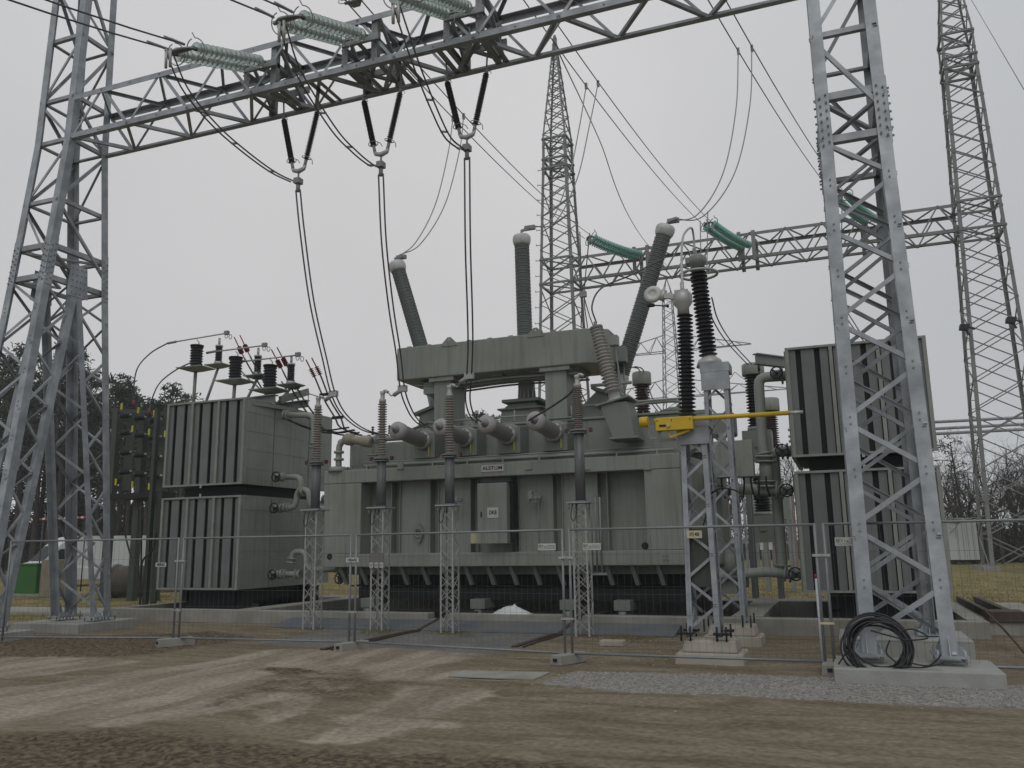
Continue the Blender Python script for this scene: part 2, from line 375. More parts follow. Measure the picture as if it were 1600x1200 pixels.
for k in range(230):
    p=AZ(rs.uniform(0,1600),rs.uniform(1000,1110));stone(mb,p[0],p[1],gz(p[0],p[1])-.003,rs.uniform(.008,.022))
for k in range(160):
    p=AZ(rs.uniform(850,1120),rs.uniform(985,1040));stone(mb,p[0],p[1],gz(p[0],p[1])-.003,rs.uniform(.012,.035))
o=mb.build('pebbles',mat('pebble',(.25,.23,.20),.9,0,.4,20));tag(o,'scattered pale pebbles on the brown soil',None,None,'stuff')
# clods in mud
mb=MB();gi=np.argwhere((mud>.7)&near)
for k in range(900):
    j,i=gi[rs.randint(len(gi))];x=X[j,i]+rs.uniform(-.06,.06);y=Y[j,i]+rs.uniform(-.06,.06);stone(mb,x,y,gz(x,y)-.01,rs.uniform(.015,.05)*rs.uniform(.4,1))
o=mb.build('soil_clods',mat('soil clod',(.095,.07,.045),1,0,.4,20,.5,60));tag(o,'dark crumbly soil clods',None,None,'stuff')
# ------------------------------------------------------------------ pit
mb=MB()
T=.29
# front wall with two rail gaps
rx=[round(float(AZ(x,y,.0)[0]),2) for x,y in ((712,1001),(849,965.6),(535,986),(800,1017),(892,982))]
g1=(-8.95,-8.45);g2=(-5.75,-5.3)
for a,b_,t in ((PX0,g1[0],T),(g1[0],g1[1],.16),(g1[1],g2[0],T),(g2[0],g2[1],.16),(g2[1],PX1,T)): mb.box(a,b_,PY0,PY0+.36,-.95,t)
Y0=PY0+.36;Y1=23.15
mb.box(PX0,-18.3,Y0,Y1,-.95,T-.003);mb.box(-14.55,-13.9,Y0,Y1,-.95,T-.003);mb.box(-2.28,-1.66,Y0,Y1,-.95,T-.003);mb.box(2.03,PX1,Y0,Y1,-.95,T-.003)
mb.box(PX0,PX1,Y1,PY1,-.95,T-.006)
o=mb.build('pit_wall',CONC,bevel=.012);struct(o)
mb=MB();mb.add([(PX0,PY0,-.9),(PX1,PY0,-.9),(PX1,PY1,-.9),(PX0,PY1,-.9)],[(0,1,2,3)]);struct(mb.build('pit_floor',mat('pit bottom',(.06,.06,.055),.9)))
mb=MB();mb.box(PX1+.004,12,24.3,25.6,-.1,.05);mb.box(PX1+.004,3.9,18.6,24.296,-.1,.22);mb.box(-30,PX0-.004,18.9,20.6,-.1,.06);struct(mb.build('concrete_path',CONC))
# slab in front of the pit and flush rails
mb=MB();mb.hexa([(-12.6,16.9,-.05),(-3.2,16.9,-.05),(-3.2,17.795,-.05),(-12.6,17.795,-.05),(-12.6,16.9,.012),(-3.2,16.9,.012),(-3.2,17.795,.15),(-12.6,17.795,.15)]);struct(mb.build('asphalt_apron',mat('blue grey asphalt',(.115,.125,.135),.75,0,.15,2,.3,60,(.16,.14,.11),1.2,.6)))
for x0,lb in ((-8.72,'left'),(-5.52,'right')):
    mb=MB();mb.box(x0-.16,x0-.05,13.4 if lb=='left' else 14.6,16.88,-.05,.022);mb.box(x0+.05,x0+.08,13.4 if lb=='left' else 14.6,16.88,-.05,.022)
    mb.bar((x0,16.88,.02),(x0,PY0-.01,.155),.07,.03,up=(0,0,1));mb.box(x0-.035,x0+.035,PY0,Y1,.1,.18)
    tag(mb.build('rail',RUST),f'rusty transport rail sunk in the ground leading to the {lb} wheels of the transformer','rail','rails leading into the transformer pit')
# rails on right kerb
mb=MB();mb.bar((2.55,18.9,.30),(2.55,24.2,.30),.07,.14,up=(0,0,1));mb.bar((2.95,19.2,.30),(2.95,24.2,.30),.12,.14,up=(0,0,1));mb.box(2.45,3.05,18.55,19.2,.23,.42)
tag(mb.build('rail',RUST),'dark steel rails with end stop lying on the right kerb of the pit','rail')
mb=MB();mb.box(3.1,3.6,19.5,19.62,.225,.34);mb.box(3.1,3.6,19.62,19.9,.225,.25);tag(mb.build('steel_bracket',RUST),'short dark steel bracket lying on concrete right of the rails','bracket')
# paving slab, small heap of snow
mb=MB();p=AZ(958,1003,.06);mb.frus((p[0]-.22,p[0]+.22,p[1]-.15,p[1]+.15),(p[0]-.22,p[0]+.2,p[1]-.15,p[1]+.14),.0,.09);tag(mb.build('paving_slab',CONCP,bevel=.01),'loose pinkish concrete slab lying on the soil between posts and disconnector','slab')
mb=MB();p=AZ(800,958,.30)
rs2=np.random.RandomState(2);n=9;vs=[]
for j in range(n):
    for i in range(15):
        u=-1+2*i/14;v=-1+2*j/(n-1);r=math.hypot(u,v);h=max(0,(1-r))**.8*.2*(1+.2*rs2.uniform(-1,1));vs.append((p[0]+u*.45,p[1]+v*.16,T+.001+h*(1 if r<1 else 0)))
mb.add(vs,[(j*15+i,j*15+i+1,(j+1)*15+i+1,(j+1)*15+i) for j in range(n-1) for i in range(14)],True);tag(mb.build('snow_patch',WHITE),'small white heap of snow on the pit edge below the cabinet','snow')
mb=MB();mb.prism([AZ(722,1050),AZ(860,1052),AZ(835,1063),AZ(700,1058)],(0,0,.02));tag(mb.build('road_plate',CONC,bevel=.004),'thin grey concrete plate set in the track near the fence','plate')
# ------------------------------------------------------------------ near gantry
XA0,XA1,XB0,XB1=-17.6,-16.45,.17,1.2
ZB,ZT,YN,YF=11.5,12.63,13.7,14.85
def yn(z): return float(np.interp(z,[.3,8.,11.5,20],[12.6,13.35,13.68,13.9]))
def yf(z): return 28.5-yn(z)
def tower(gan,x0,x1,ztop=17.9,ex=.06):
    mb=MB();XL=lambda z:x0-ex*max(0,(8-z)/8);XR=lambda z:x1+ex*max(0,(8-z)/8)
    Pn=lambda x,z:V(x(z),yn(z),z);Pf=lambda x,z:V(x(z),yf(z),z)
    w=.19;t=.016
    for z0,z1 in ((.3,8.),(8.,11.5),(11.5,ztop)):
        mb.ang(Pn(XL,z0),Pn(XL,z1),w,t,(1,0,0),(0,1,0));mb.ang(Pn(XR,z0),Pn(XR,z1),w,t,(-1,0,0),(0,1,0))
        mb.ang(Pf(XL,z0),Pf(XL,z1),w,t,(1,0,0),(0,-1,0));mb.ang(Pf(XR,z0),Pf(XR,z1),w,t,(-1,0,0),(0,-1,0))
    # inner legs of the two split feet
    for X_,sx in ((XL,1),(XR,-1)):
        for s in (-1,1):
            ft=V(X_(.3),14.25+s*1.22,.3);tp=V(X_(8),14.25+s*.09,8.05);mb.ang(ft,tp,.15,.014,(sx,0,0),(0,-s,0))
            out=[(Pn if s<0 else Pf)(X_,z) for z in np.linspace(.3,7.9,11)];inn=[lerp(ft,tp,i/10) for i in range(11)]
            zig(mb,out[::1],inn,10,.05,.008,0,(sx,0,0))
    nl=10;zs=np.linspace(.45,8.,nl+1)
    for P_,s in ((Pn,1),(Pf,-1)):
        zig(mb,[P_(XL,z) for z in zs],[P_(XR,z) for z in zs],nl,.066,.009,0,(0,s,0))
    for s in (-1,1):
        inL=[lerp(V(XL(.3),14.25+s*1.22,.3),V(XL(8),14.25+s*.09,8.05),(z-.3)/7.7) for z in zs];inR=[V(2*(x0+x1)/2-p[0],p[1],p[2]) for p in inL]
        zig(mb,inL,inR,nl,.06,.009,1,(0,s,0))
    zu=[8.3,9.9,11.5,12.63,14.3,16.,ztop-.1];nu=len(zu)-1
    for A_,B_,nv in ((lambda z:Pn(XL,z),lambda z:Pn(XR,z),(0,1,0)),(lambda z:Pf(XL,z),lambda z:Pf(XR,z),(0,-1,0)),(lambda z:Pn(XL,z),lambda z:Pf(XL,z),(1,0,0)),(lambda z:Pn(XR,z),lambda z:Pf(XR,z),(-1,0,0))):
        zig(mb,[A_(z) for z in zu],[B_(z) for z in zu],nu,.065,.009,1,nv,double=False)
        zf=np.linspace(8.3,ztop-.1,13)
        for z in zu[1:]:
            o_=np.array(nv)*.042;mb.ang(A_(z)+o_,B_(z)+o_,.09,.01,(0,0,1),nv)
    # node frame at z 8 and 8.7, diaphragm
    for z in (7.95,8.72):
        for a,b_,nv in ((Pn(XL,z),Pn(XR,z),(0,1.,0)),(Pf(XL,z),Pf(XR,z),(0,-1.,0)),(Pn(XL,z),Pf(XL,z),(1,0,0)),(Pn(XR,z),Pf(XR,z),(-1,0,0))): mb.ang(a+np.array(nv)*.043,b_+np.array(nv)*.043,.12,.012,(0,0,1),nv)
    mb.bar(Pn(XL,8.72),Pf(XR,8.72),.08,.05);mb.bar(Pf(XL,8.66),Pn(XR,8.66),.08,.05);mb.bar(Pn(XL,8.0),V((x0+x1)/2,14.25,8.),.07,.05);mb.bar(Pn(XR,8.0),V((x0+x1)/2,14.25,8.),.07,.05)
    tw=mb.build('tower',STEEL,gan)
    mb=MB();bm=MB()
    for X_,sx in ((XL,1),(XR,-1)):
        for P_,sy in ((Pn,1),(Pf,-1)):
            for zz in (8.0,):
                mb=MB();c=P_(X_,zz);c2=P_(X_,zz+.95)
                mb.hexa([c+V(0,-sy*.014,-.2),c+V(sx*.19,-sy*.014,-.2),c+V(sx*.19,-sy*.002,-.2),c+V(0,-sy*.002,-.2),c2+V(0,-sy*.014,0),c2+V(sx*.19,-sy*.014,0),c2+V(sx*.19,-sy*.002,0),c2+V(0,-sy*.002,0)])
                mb.hexa([c+V(-sx*.014,0,-.2),c+V(-sx*.002,0,-.2),c+V(-sx*.002,sy*.19,-.2),c+V(-sx*.014,sy*.19,-.2),c2+V(-sx*.014,0,0),c2+V(-sx*.002,0,0),c2+V(-sx*.002,sy*.19,0),c2+V(-sx*.014,sy*.19,0)])
                mb.build('splice_plate',STEEL,tw)
                for k in range(7):
                    for j in (.05,.14):
                        z=zz-.1+k*.14+(.05 if j>.1 else 0);q=P_(X_,z)
                        bm.cyl(q+V(sx*j,-sy*.015,0),q+V(sx*j,-sy*.042,0),.017,6);bm.cyl(q+V(-sx*.015,sy*j,0),q+V(-sx*.045,sy*j,0),.017,6)
            for z in np.linspace(.45,8.,11)[1:-1]:
                for dz in (-.05,.05):
                    q=P_(X_,z+dz);bm.cyl(q+V(sx*.1,-sy*.001,0),q+V(sx*.1,-sy*.022,0),.013,6)
        mb=MB();mb.hexa([V(X_(8)-sx*.012,13.95,7.7),V(X_(8),13.95,7.7),V(X_(8),14.55,7.7),V(X_(8)-sx*.012,14.55,7.7),V(X_(8)-sx*.012,14.02,8.45),V(X_(8),14.02,8.45),V(X_(8),14.48,8.45),V(X_(8)-sx*.012,14.48,8.45)])
        mb.build('gusset_plate',STEEL,tw)
        for k in range(5):
            for y in (14.08,14.2,14.32,14.44): bm.cyl(V(X_(8)-sx*.012,y,7.78+k*.15),V(X_(8)-sx*.035,y,7.78+k*.15),.014,6)
    bm.build('bolts',STEELD,tw)['kind']='stuff'
    bm=MB()
    for X_,sx in ((XL,1),(XR,-1)):
        for yy in (12.65,13.03,15.47,15.85):
            cx=X_(.3)+sx*.08;mb=MB();mb.box(cx-.2,cx+.2,yy-.14,yy+.14,.27,.30)
            mb.prism([(cx-.02,yy-.12,.3),(cx-.02,yy+.12,.3),(cx-.02,yy,.62)],(.012,0,0));mb.prism([(cx-.17,yy,.3),(cx+.17,yy,.3),(cx,yy,.62)],(0,.012,0));bm=mb
            for a in (-.16,.16):
                for b_ in (-.1,.1): bm.cyl((cx+a,yy+b_,.2),(cx+a,yy+b_,.37),.018,6)
            mb.build('base_plate',STEEL,tw)
    return tw
gan=E('line_gantry',(-8,14.25,0),'large galvanized steel lattice portal with two split-legged towers spanning the front of the yard','gantry')
tower(gan,XA0,XA1);tower(gan,XB0,XB1)
PH=(-10.33,-8.30,-6.35);ST=(-11.05,-8.55,-6.2)
def crossbeam(zb,zt,ynear,yfar,panels,phs,deep=True):
    mb=MB();xa,xb=XA1-.02,XB0+.02;cw=.13;ct=.013
    for y,sy in ((ynear,1),(yfar,-1)):
        mb.ang((xa,y,zb),(xb,y,zb),cw,ct,(0,sy,0),(0,0,1));mb.ang((xa,y,zt),(xb,y,zt),cw,ct,(0,sy,0),(0,0,-1))
    xs_=np.linspace(xa,xb,panels+1)
    nb=[(x,ynear,zb) for x in xs_];nt_=[(x,ynear,zt) for x in xs_];fb=[(x,yfar,zb) for x in xs_];ft=[(x,yfar,zt) for x in xs_]
    zig(mb,nb,nt_,panels,.06,.008,0,(0,1,0));zig(mb,fb,ft,panels,.06,.008,1,(0,-1,0))
    zig(mb,nb,fb,panels,.075,.009,0,(0,0,1));zig(mb,nt_,ft,panels,.07,.009,1,(0,0,-1))
    o=mb.build('crossbeam',STEEL,gan)
    bm=MB()
    for x in phs:
        mb=MB()
        for dx in (-.42,.42):
            for y,s in ((ynear+.055,-1),(yfar-.055,1)): mb.ang((x+dx,y,zb+.02),(x+dx,y,zt-.02),.14,.012,(1 if dx<0 else -1,0,0),(0,-s,0))
            for z in (zb+.13,zt-.13,(zb+zt)/2): mb.ang((x+dx,ynear+.075,z),(x+dx,yfar-.075,z),.11,.012,(1 if dx<0 else -1,0,0),(0,0,1))
            mb.bar((x+dx,ynear+.05,zb+.1),(x+dx,yfar-.05,zt-.1),.07,.05);mb.bar((x+dx+.06,ynear+.05,zt-.1),(x+dx+.06,yfar-.05,zb+.1),.07,.05)
        z=(zb+zt)/2+.05;mb.box(x-.36,x+.5,ynear-.06,ynear-.004,z-.1,z+.05);mb.box(x-.36,x+.5,yfar+.004,yfar+.06,z-.1,z+.05)
        mb.bar((x-.4,ynear+.1,zb+.15),(x+.4,yfar-.1,zb+.15),.08,.05);mb.bar((x+.4,ynear+.1,zb+.2),(x-.4,yfar-.1,zb+.2),.08,.05)
        mb.build('hanger_frame',STEELD,o)
        for k in range(6):
            for dx in (-.37,.37): bm.cyl((x+dx,ynear-.003,zb+.12+k*.17),(x+dx,ynear-.028,zb+.12+k*.17),.015,6)
    for x in PH if deep else []:
        for dx in (-.47,.47):
            mb=MB()
            mb.ang((x+dx,ynear+.03,zb+.03),(x+dx,yfar-.03,zb+.03),.12,.012,(1,0,0),(0,0,1));mb.ang((x+dx+.2,ynear+.03,zb+.035),(x+dx+.2,yfar-.03,zb+.035),.09,.012,(1,0,0),(0,0,1));mb.build('cross_angle',STEELD,o)
    for x in xs_[1:-1]:
        for y in (ynear-.002,): 
            for z in (zb+.06,zt-.06): bm.cyl((x,y,z),(x,y-.02,z),.014,6)
    bm.build('bolts',STEELD,o)['kind']='stuff';return o
crossbeam(ZB,ZT,YN,YF,19,ST)
crossbeam(17.0,18.1,13.72,14.78,19,(-11.0,-7.2,-2.8),False)
# foundations
def pad(x0,x1,y0,y1,z,label,mt=CONCL):
    mb=MB();mb.box(x0,x1,y0,y1,-.3,z);return tag(mb.build('concrete_foundation',mt,bevel=.015),label,'foundation')
pad(XB0-.42,XB1+.5,12.05,13.35,.17,'low pale concrete foundation under the cable coil and the nearest right tower feet')
pad(XB0-.36,XB1+.52,14.85,16.4,.255,'concrete block behind the coil under the rear feet of the right tower')
pad(XA0-.6,XA1+.3,14.75,16.45,.185,'pale concrete block under the rear feet of the left tower')
pad(XA0-.6,XA1+.35,12.0,13.6,.185,'concrete block cut by the left photo edge under the left tower front feet')
# ------------------------------------------------------------------ power transformer
tr=E('power_transformer',(-8,21.5,0),'huge green grey power transformer on rails with conservator tank and tall leaning bushings','transformer')
TX0,TX1,TY=-13.3,-3.5,20.05
mb=MB()
mb.box(TX0+.1,-2.75,TY+.62,23.0,1.05,3.9)                      # main body
mb.prism([(TX0+.05,TY+.58,1.1),(TX0-.15,TY+.9,1.1),(TX0-.15,22.6,1.1),(TX0+.1,23,1.1),(TX0+.1,TY+.6,1.1)],(0,0,2.75))
mb.box(TX0+.5,-3.0,TY+1.1,22.9,.55,1.05)
tank=mb.build('tank',PAINT,tr)
RL,RR=-12.12,-4.33
mb=MB()                                                        # raised surround of the front wall
zb0,zb1,zt0,zt1=1.27,1.62,3.52,3.88
mb.box(TX0,-3.45,TY,TY+.618,zb0,zb1)
mb.box(TX0,-3.45,TY-.01,TY+.618,zt0,zt1)
mb.box(TX0,RL,TY+.004,TY+.618,zb1,zt0);mb.box(RR,-3.45,TY+.004,TY+.618,zb1,zt0)
mb.hexa([(-3.45,TY+.004,zb0),(-2.62,TY+.62,zb0),(-2.62,TY+.9,zb0),(-3.45,TY+.3,zb0),(-3.45,TY+.004,3.85),(-2.62,TY+.62,3.6),(-2.62,TY+.9,3.6),(-3.45,TY+.3,3.85)])
mb.box(-2.75,-2.4,TY+.7,22.6,.6,1.35)
fr=mb.build('front_frame',PAINT,tr,bevel=.02)
for (pa_,pb_) in ((626,672),(686,735),(748,798),(812,864),(880,934)):   # box stiffeners between dark channels
    xa_=AY(pa_,800,TY+.36)[0];xb_=AY(pb_,800,TY+.36)[0];mb=MB();mb.box(xa_,xb_,TY+.40,TY+.615,zb1,zt0)
    mb.box(xa_-.018,xa_,TY+.33,TY+.617,zb1,zt0);mb.box(xb_,xb_+.018,TY+.33,TY+.617,zb1,zt0);mb.build('stiffener_box',PAINT,tr)
for pa_ in (612,950):
    xa_=AY(pa_,800,TY+.36)[0];mb=MB();mb.box(xa_-.01,xa_+.012,TY+.33,TY+.617,zb1,zt0);mb.build('stiffener_rib',PAINT,tr)
# circular jacking hole, bolts
for x,z in ((AY(515,867,TY)[0],1.55),(AY(1008,854,TY)[0],1.72)):
    mb=MB();mb.cyl((x,TY-.003,z),(x,TY+.02,z),.085,20);mb.build('jacking_hole',BLACK,fr)
mb=MB();p=AY(653,833,TY+.3)
mb.tube([(p[0]+.12*math.cos(a),TY+.34,p[2]+.12*math.sin(a)) for a in np.linspace(0,2*PI,17)[:-1]],.035,6,True)
mb.prism([(p[0]-.14,TY+.33,p[2]+.06),(p[0]+.14,TY+.33,p[2]+.06),(p[0]+.03,TY+.33,p[2]+.26),(p[0]-.03,TY+.33,p[2]+.26)],(0,.02,0));mb.prism([(p[0]+.14,TY+.33,p[2]-.06),(p[0]-.14,TY+.33,p[2]-.06),(p[0]-.03,TY+.33,p[2]-.26),(p[0]+.03,TY+.33,p[2]-.26)],(0,.02,0))
mb.build('blanking_flange',PAINTD,tr)
# pipe along rim, cover edge
mb=MB();mb.box(TX0+.1,-2.8,TY+.32,22.95,3.9,3.96);mb.box(TX0+.5,-3.3,TY+.6,22.8,3.96,4.06)
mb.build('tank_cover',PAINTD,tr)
mb=MB();a=(TX0+1.2,TY+.12,3.98);mb.tube([a,(-3.6,TY+.12,3.98)],.035,8);mb.tube([(TX0+1.,TY+.28,4.08),(-4.2,TY+.28,4.08)],.02,6);mb.tube([(TX0+1.6,TY+.22,4.03),(-5.,TY+.22,4.03)],.022,6)
for x in np.arange(-12,-3.6,1.): mb.box(x-.02,x+.02,TY+.08,TY+.16,3.88,4.0)
mb.build('cable_pipe',PIPE,tr)
for px in (626,826,917,1012):
    q=AY(px,727,TY);mb=MB();mb.box(q[0]-.09,q[0]+.09,TY-.02,TY-.011,q[2]-.1,q[2]+.08);mb.box(q[0]-.1,q[0]+.1,TY-.05,TY-.02,q[2]-.11,q[2]-.09);mb.build('jacking_pad',PAINT,fr)
mb=MB()
for x in np.arange(TX0+.3,-3.4,.16): mb.cyl((x,TY+.46,3.96),(x,TY+.46,4.02),.02,6)
for x in np.arange(-10.7,-3.7,.16): mb.cyl((x,20.92,5.02),(x,20.92,5.07),.018,6)
for z in (1.4,1.5):
    for x in (AY(1037,873,TY)[0],AY(1043,873,TY)[0]): mb.cyl((x,TY-.002,z),(x,TY-.03,z),.02,8)
mb.build('cover_bolts',PAINTD,tr)['kind']='stuff'
# upper tank
mb=MB();UY=20.95
mb.box(-10.85,-3.55,UY,22.9,4.06,4.95)
mb.hexa([(-3.55,UY,4.06),(-3.0,UY+.4,4.06),(-3.0,22.8,4.06),(-3.55,22.9,4.06),(-3.55,UY,4.95),(-3.1,UY+.4,4.8),(-3.1,22.8,4.8),(-3.55,22.9,4.95)])
mb.box(-10.9,-3.5,UY-.06,22.95,4.95,5.02)
mb.build('upper_tank',PAINT,tr,bevel=.02)
mb=MB();mb.box(-13.1,-10.9,21.0,22.6,4.06,4.72);mb.prism([(-10.9,20.95,4.06),(-10.9,20.95,4.72),(-10.5,20.95,4.72),(-10.3,20.95,4.5),(-10.3,20.95,4.06)],(0,1.6,0));mb.box(-13.2,-12.4,20.9,22.6,3.96,4.06)
mb.build('side_turret_box',PAINT,tr,bevel=.04)
# conservator
CY=20.75;cx0,cx1=-11.45,-5.87
mb=MB();zc0,zc1=6.42,7.36
mb.prism([(cx0,CY,zc0),(cx1,CY,zc0),(cx1+.55,CY+.35,zc0),(cx1+.55,CY+1.5,zc0),(cx1+.2,CY+1.8,zc0),(cx0+.2,CY+1.8,zc0),(cx0,CY+1.5,zc0)],(0,0,zc1-zc0))
cons=mb.build('conservator',PAINT,tr,bevel=.03)
for px in (702,837):
    mb=MB();p=AY(px,530,CY);x=p[0];mb.prism([(x-.24,CY-.02,zc1-.1),(x+.24,CY-.02,zc1-.1),(x+.2,CY-.02,zc1+.0),(x+.05,CY-.02,zc1+.15),(x-.05,CY-.02,zc1+.15),(x-.2,CY-.02,zc1+.0)],(0,.02,0));lg=mb.build('lifting_lug',PAINT,cons)
    mb=MB();mb.cyl((x,CY-.023,zc1+.08),(x,CY-.021,zc1+.08),.028,12);mb.build('eye',ALUW,lg)
mb=MB()
for i in range(9): x=cx0+.3+i*.62;mb.box(x,x+.12,CY+.05,CY+.2,zc1,zc1+.03)
for i in range(5): x=cx0+.6+i*1.1;mb.box(x,x+.3,CY+.3,CY+1.4,zc0-.07,zc0);
mb.build('flange_bolts',PAINTD,cons)
for px,w in ((695,.26),(872,.3)):
    p=AY(px,640,CY+.3);x=p[0];mb=MB();mb.box(x-w,x+w,CY+.15,CY+1.1,4.62,zc0);mb.box(x-w-.12,x+w+.12,CY+.05,CY+1.2,zc0-.12,zc0-.003);mb.box(x-w-.12,x+w+.12,CY+.1,CY+1.15,5.02,5.06);mb.build('conservator_column',PAINT,tr,bevel=.01)
mb=MB()
for k in range(4):
    y=CY+.3+k*.35;mb.tube(spline([(cx0+.4,y,zc0-.12),(cx0+1.4,y,zc0-.2),(cx0+3.,y,zc0-.14),(cx1-.3,y,zc0-.18)],6),.03,6)
mb.box(cx0+.7,cx0+1.5,CY+.3,CY+1.3,zc0-.4,zc0-.003);mb.tube([(-5.9,CY+.5,5.9),(-4.8,CY+.5,5.9)],.045,8);mb.tube([(-6.2,CY+.3,5.35),(-3.2,CY+.3,5.35)],.03,6);mb.tube([(-10.6,CY+.3,5.2),(-6.9,CY+.3,5.2)],.03,6)
for x in (-10.3,-9.2,-8.,-6.4,-5.3): mb.tube([(x,CY+.3,4.9),(x,CY+.3,5.37)],.022,6)
mb.build('oil_pipework',PIPE,tr)
p=AY(969,553,21.7);mb=MB();mb.box(p[0]-.2,p[0]+.16,21.6,21.9,p[2]-.22,p[2]+.2);mb.tube([(p[0]-.1,21.8,p[2]-.2),(p[0]-.1,21.8,5.)],.04,8);mb.tube([(p[0]+.05,21.85,p[2]-.2),(p[0]+.05,21.85,5.)],.025,8);mb.build('breather_box',PAINTD,tr)
# turrets + HV bushings
def turret(bx,bz,dirx,wx,name='bushing_turret'):
    mb=MB();d=nrm(V(dirx,0,1));u=V(d[2],0,-d[0])
    top=V(bx,22.2,bz);b0=V(bx-dirx*1.0,22.2,5.0)
    def ring(c,a,b_,uu): return [c-uu*a+V(0,-b_,0),c+uu*a+V(0,-b_,0),c+uu*a+V(0,b_,0),c-uu*a+V(0,b_,0)]
    mid=lerp(top,b0,.55);ux=V(1,0,0)
    if dirx==0: mb.hexa(ring(V(bx,22.2,5.0),.62,.62,ux)+ring(V(bx,22.2,5.5),.56,.56,ux));mb.hexa(ring(V(bx,22.2,5.5),.56,.56,ux)+ring(top,.36,.4,ux));mb.hexa(ring(V(bx,22.2,5.48),.66,.66,ux)+ring(V(bx,22.2,5.53),.66,.66,ux))
    else:
        s=np.sign(dirx)
        base=[V(bx-1.25*(s>0)-.42*(s<0),21.6,5.02),V(bx+.42*(s>0)+1.25*(s<0),21.6,5.02),V(bx+.42*(s>0)+1.25*(s<0),22.8,5.02),V(bx-1.25*(s>0)-.42*(s<0),22.8,5.02)]
        tp=ring(top,.42,.45,u);mb.hexa(base+tp)
        k=ring(lerp(top,V(bx,22.2,5.02),.6),.62,.62,u);
        mb.hexa(k+[q+d*.05 for q in k])
    tp=ring(top,.56,.56,u);mb.hexa([q+d*.0 for q in tp]+[q+d*.09 for q in tp])
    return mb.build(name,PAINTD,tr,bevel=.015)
def hv(t,cut,label):
    # t top point, cut: a lower point on the axis
    d=nrm(t-cut);dirx=d[0]/d[2];zb=5.75;b0=t-d*((t[2]-zb)/d[2]);turret(b0[0],zb-.05,dirx if abs(dirx)>.03 else 0,1)
    base=b0+d*.02;mb=MB();mb.lathe([(.29,0),(.29,.06),(.22,.08),(.19,.5),(.17,.56)],base,d,20);
    for k in range(10):
        a=2*PI*k/10;u,w_=perp(d);q=base+(u*math.cos(a)+w_*math.sin(a))*.23;mb.bar(q+d*.08,q+d*.42-(u*math.cos(a)+w_*math.sin(a))*.04,.02,.05)
    L_=np.linalg.norm(t-base)
    hb=E_part('hv_bushing',tr);
    return hb,base,d,L_,mb
def E_part(name,parent,label=None):
    return None
for (tp,ct,lab) in ((AY(620,414,22.2),AY(657,540,22.2),'bushing leaning left'),(AY(815,372,22.2),AY(820,520,22.2),'upright middle bushing'),(AY(1040,357,22.2),AY(972,580,22.2),'bushing leaning right')):
    d=nrm(tp-ct);dirx=d[0]/d[2];zb=5.78;b0=tp-d*((tp[2]-zb)/d[2]);turret(b0[0],zb-.08,dirx if abs(dirx)>.05 else 0,1)
    L_=np.linalg.norm(tp-b0)
    mb=MB();mb.ins(b0+d*.6,tp-d*.2,.212,.236,int((L_-.8)/.052),20,.6,.95)
    bu=mb.build('high_voltage_bushing',GREYP,tr);bu['label']=lab
    mb=MB();mb.lathe([(.33,0),(.33,.07),(.23,.09),(.245,.52),(.2,.62)],b0,d,20);
    u,w_=perp(d)
    for k in range(12):
        a=2*PI*k/12;e=(u*math.cos(a)+w_*math.sin(a));mb.bar(b0+e*.25+d*.07,b0+e*.215+d*.5,.02,.03)
    mb.build('mounting_flange',ALU,bu)
    mb=MB();mb.lathe([(.2,-.24),(.23,-.22),(.255,-.16),(.27,-.07),(.262,.03),(.22,.08),(.05,.09)],tp,d,24);mb.build('corona_cap',ALUW,bu)
    mb=MB();mb.cyl(tp+d*.07,tp+d*.25,.03,8);mb.bar(tp+d*.22,tp+d*.22+V(.25,0,.05),.05,.07)
    mb.build('terminal',BLACK if False else STEELD,bu)
# neutral bushing on tilted box
bt=AY(932,514,20.1);bb=AY(962,628,20.1);d=nrm(bt-bb)
mb=MB();u=V(d[2],0,-d[0])
def slab(mb,c,a,b_,h,u,d): mb.hexa([c-u*a+V(0,-b_,0),c+u*a+V(0,-b_,0),c+u*a+V(0,b_,0),c-u*a+V(0,b_,0),c-u*a+V(0,-b_,0)+d*h,c+u*a+V(0,-b_,0)+d*h,c+u*a+V(0,b_,0)+d*h,c-u*a+V(0,b_,0)+d*h])
dd=nrm(V(d[0],-.28,d[2]));
bx=bb-d*.95;mb.hexa([bx+V(-.24,-.3,0),bx+V(.3,-.3,0),bx+V(.3,.8,0),bx+V(-.24,.8,0)]+[bb+V(-.34,-.34,-.06),bb+V(.34,-.34,-.06),bb+V(.34,.5,.05),bb+V(-.34,.5,.05)])
slab(mb,bb-d*.06,.44,.42,.05,u,d);slab(mb,bx-d*.04+V(.03,0,0),.36,.38,.05,V(1,0,0),V(0,0,1))
mb.build('neutral_turret',PAINTD,tr,bevel=.01)
mb=MB();mb.ins(bb+d*.25,bt,.13,.21,19,18,1.,.82);nb=mb.build('neutral_bushing',NEUT,tr)
mb=MB();mb.lathe([(.22,-.02),(.22,.06),(.15,.09),(.13,.25)],bb,d,20);mb.build('mounting_flange',ALU,nb)
mb=MB();mb.lathe([(.14,-.02),(.17,.0),(.17,.06),(.05,.1),(.03,.2)],bt,d,18);mb.build('cap',PAINTD,nb)
# side cable box with support bar to the right of neutral bushing
mb=MB();p=AY(952,524,20.3);mb.box(p[0],p[0]+.22,20.2,20.45,6.7,6.95);mb.bar((p[0]+.12,20.35,6.7),(p[0]+.25,20.35,5.6),.03);mb.build('marshalling_pipe',PIPE,tr)
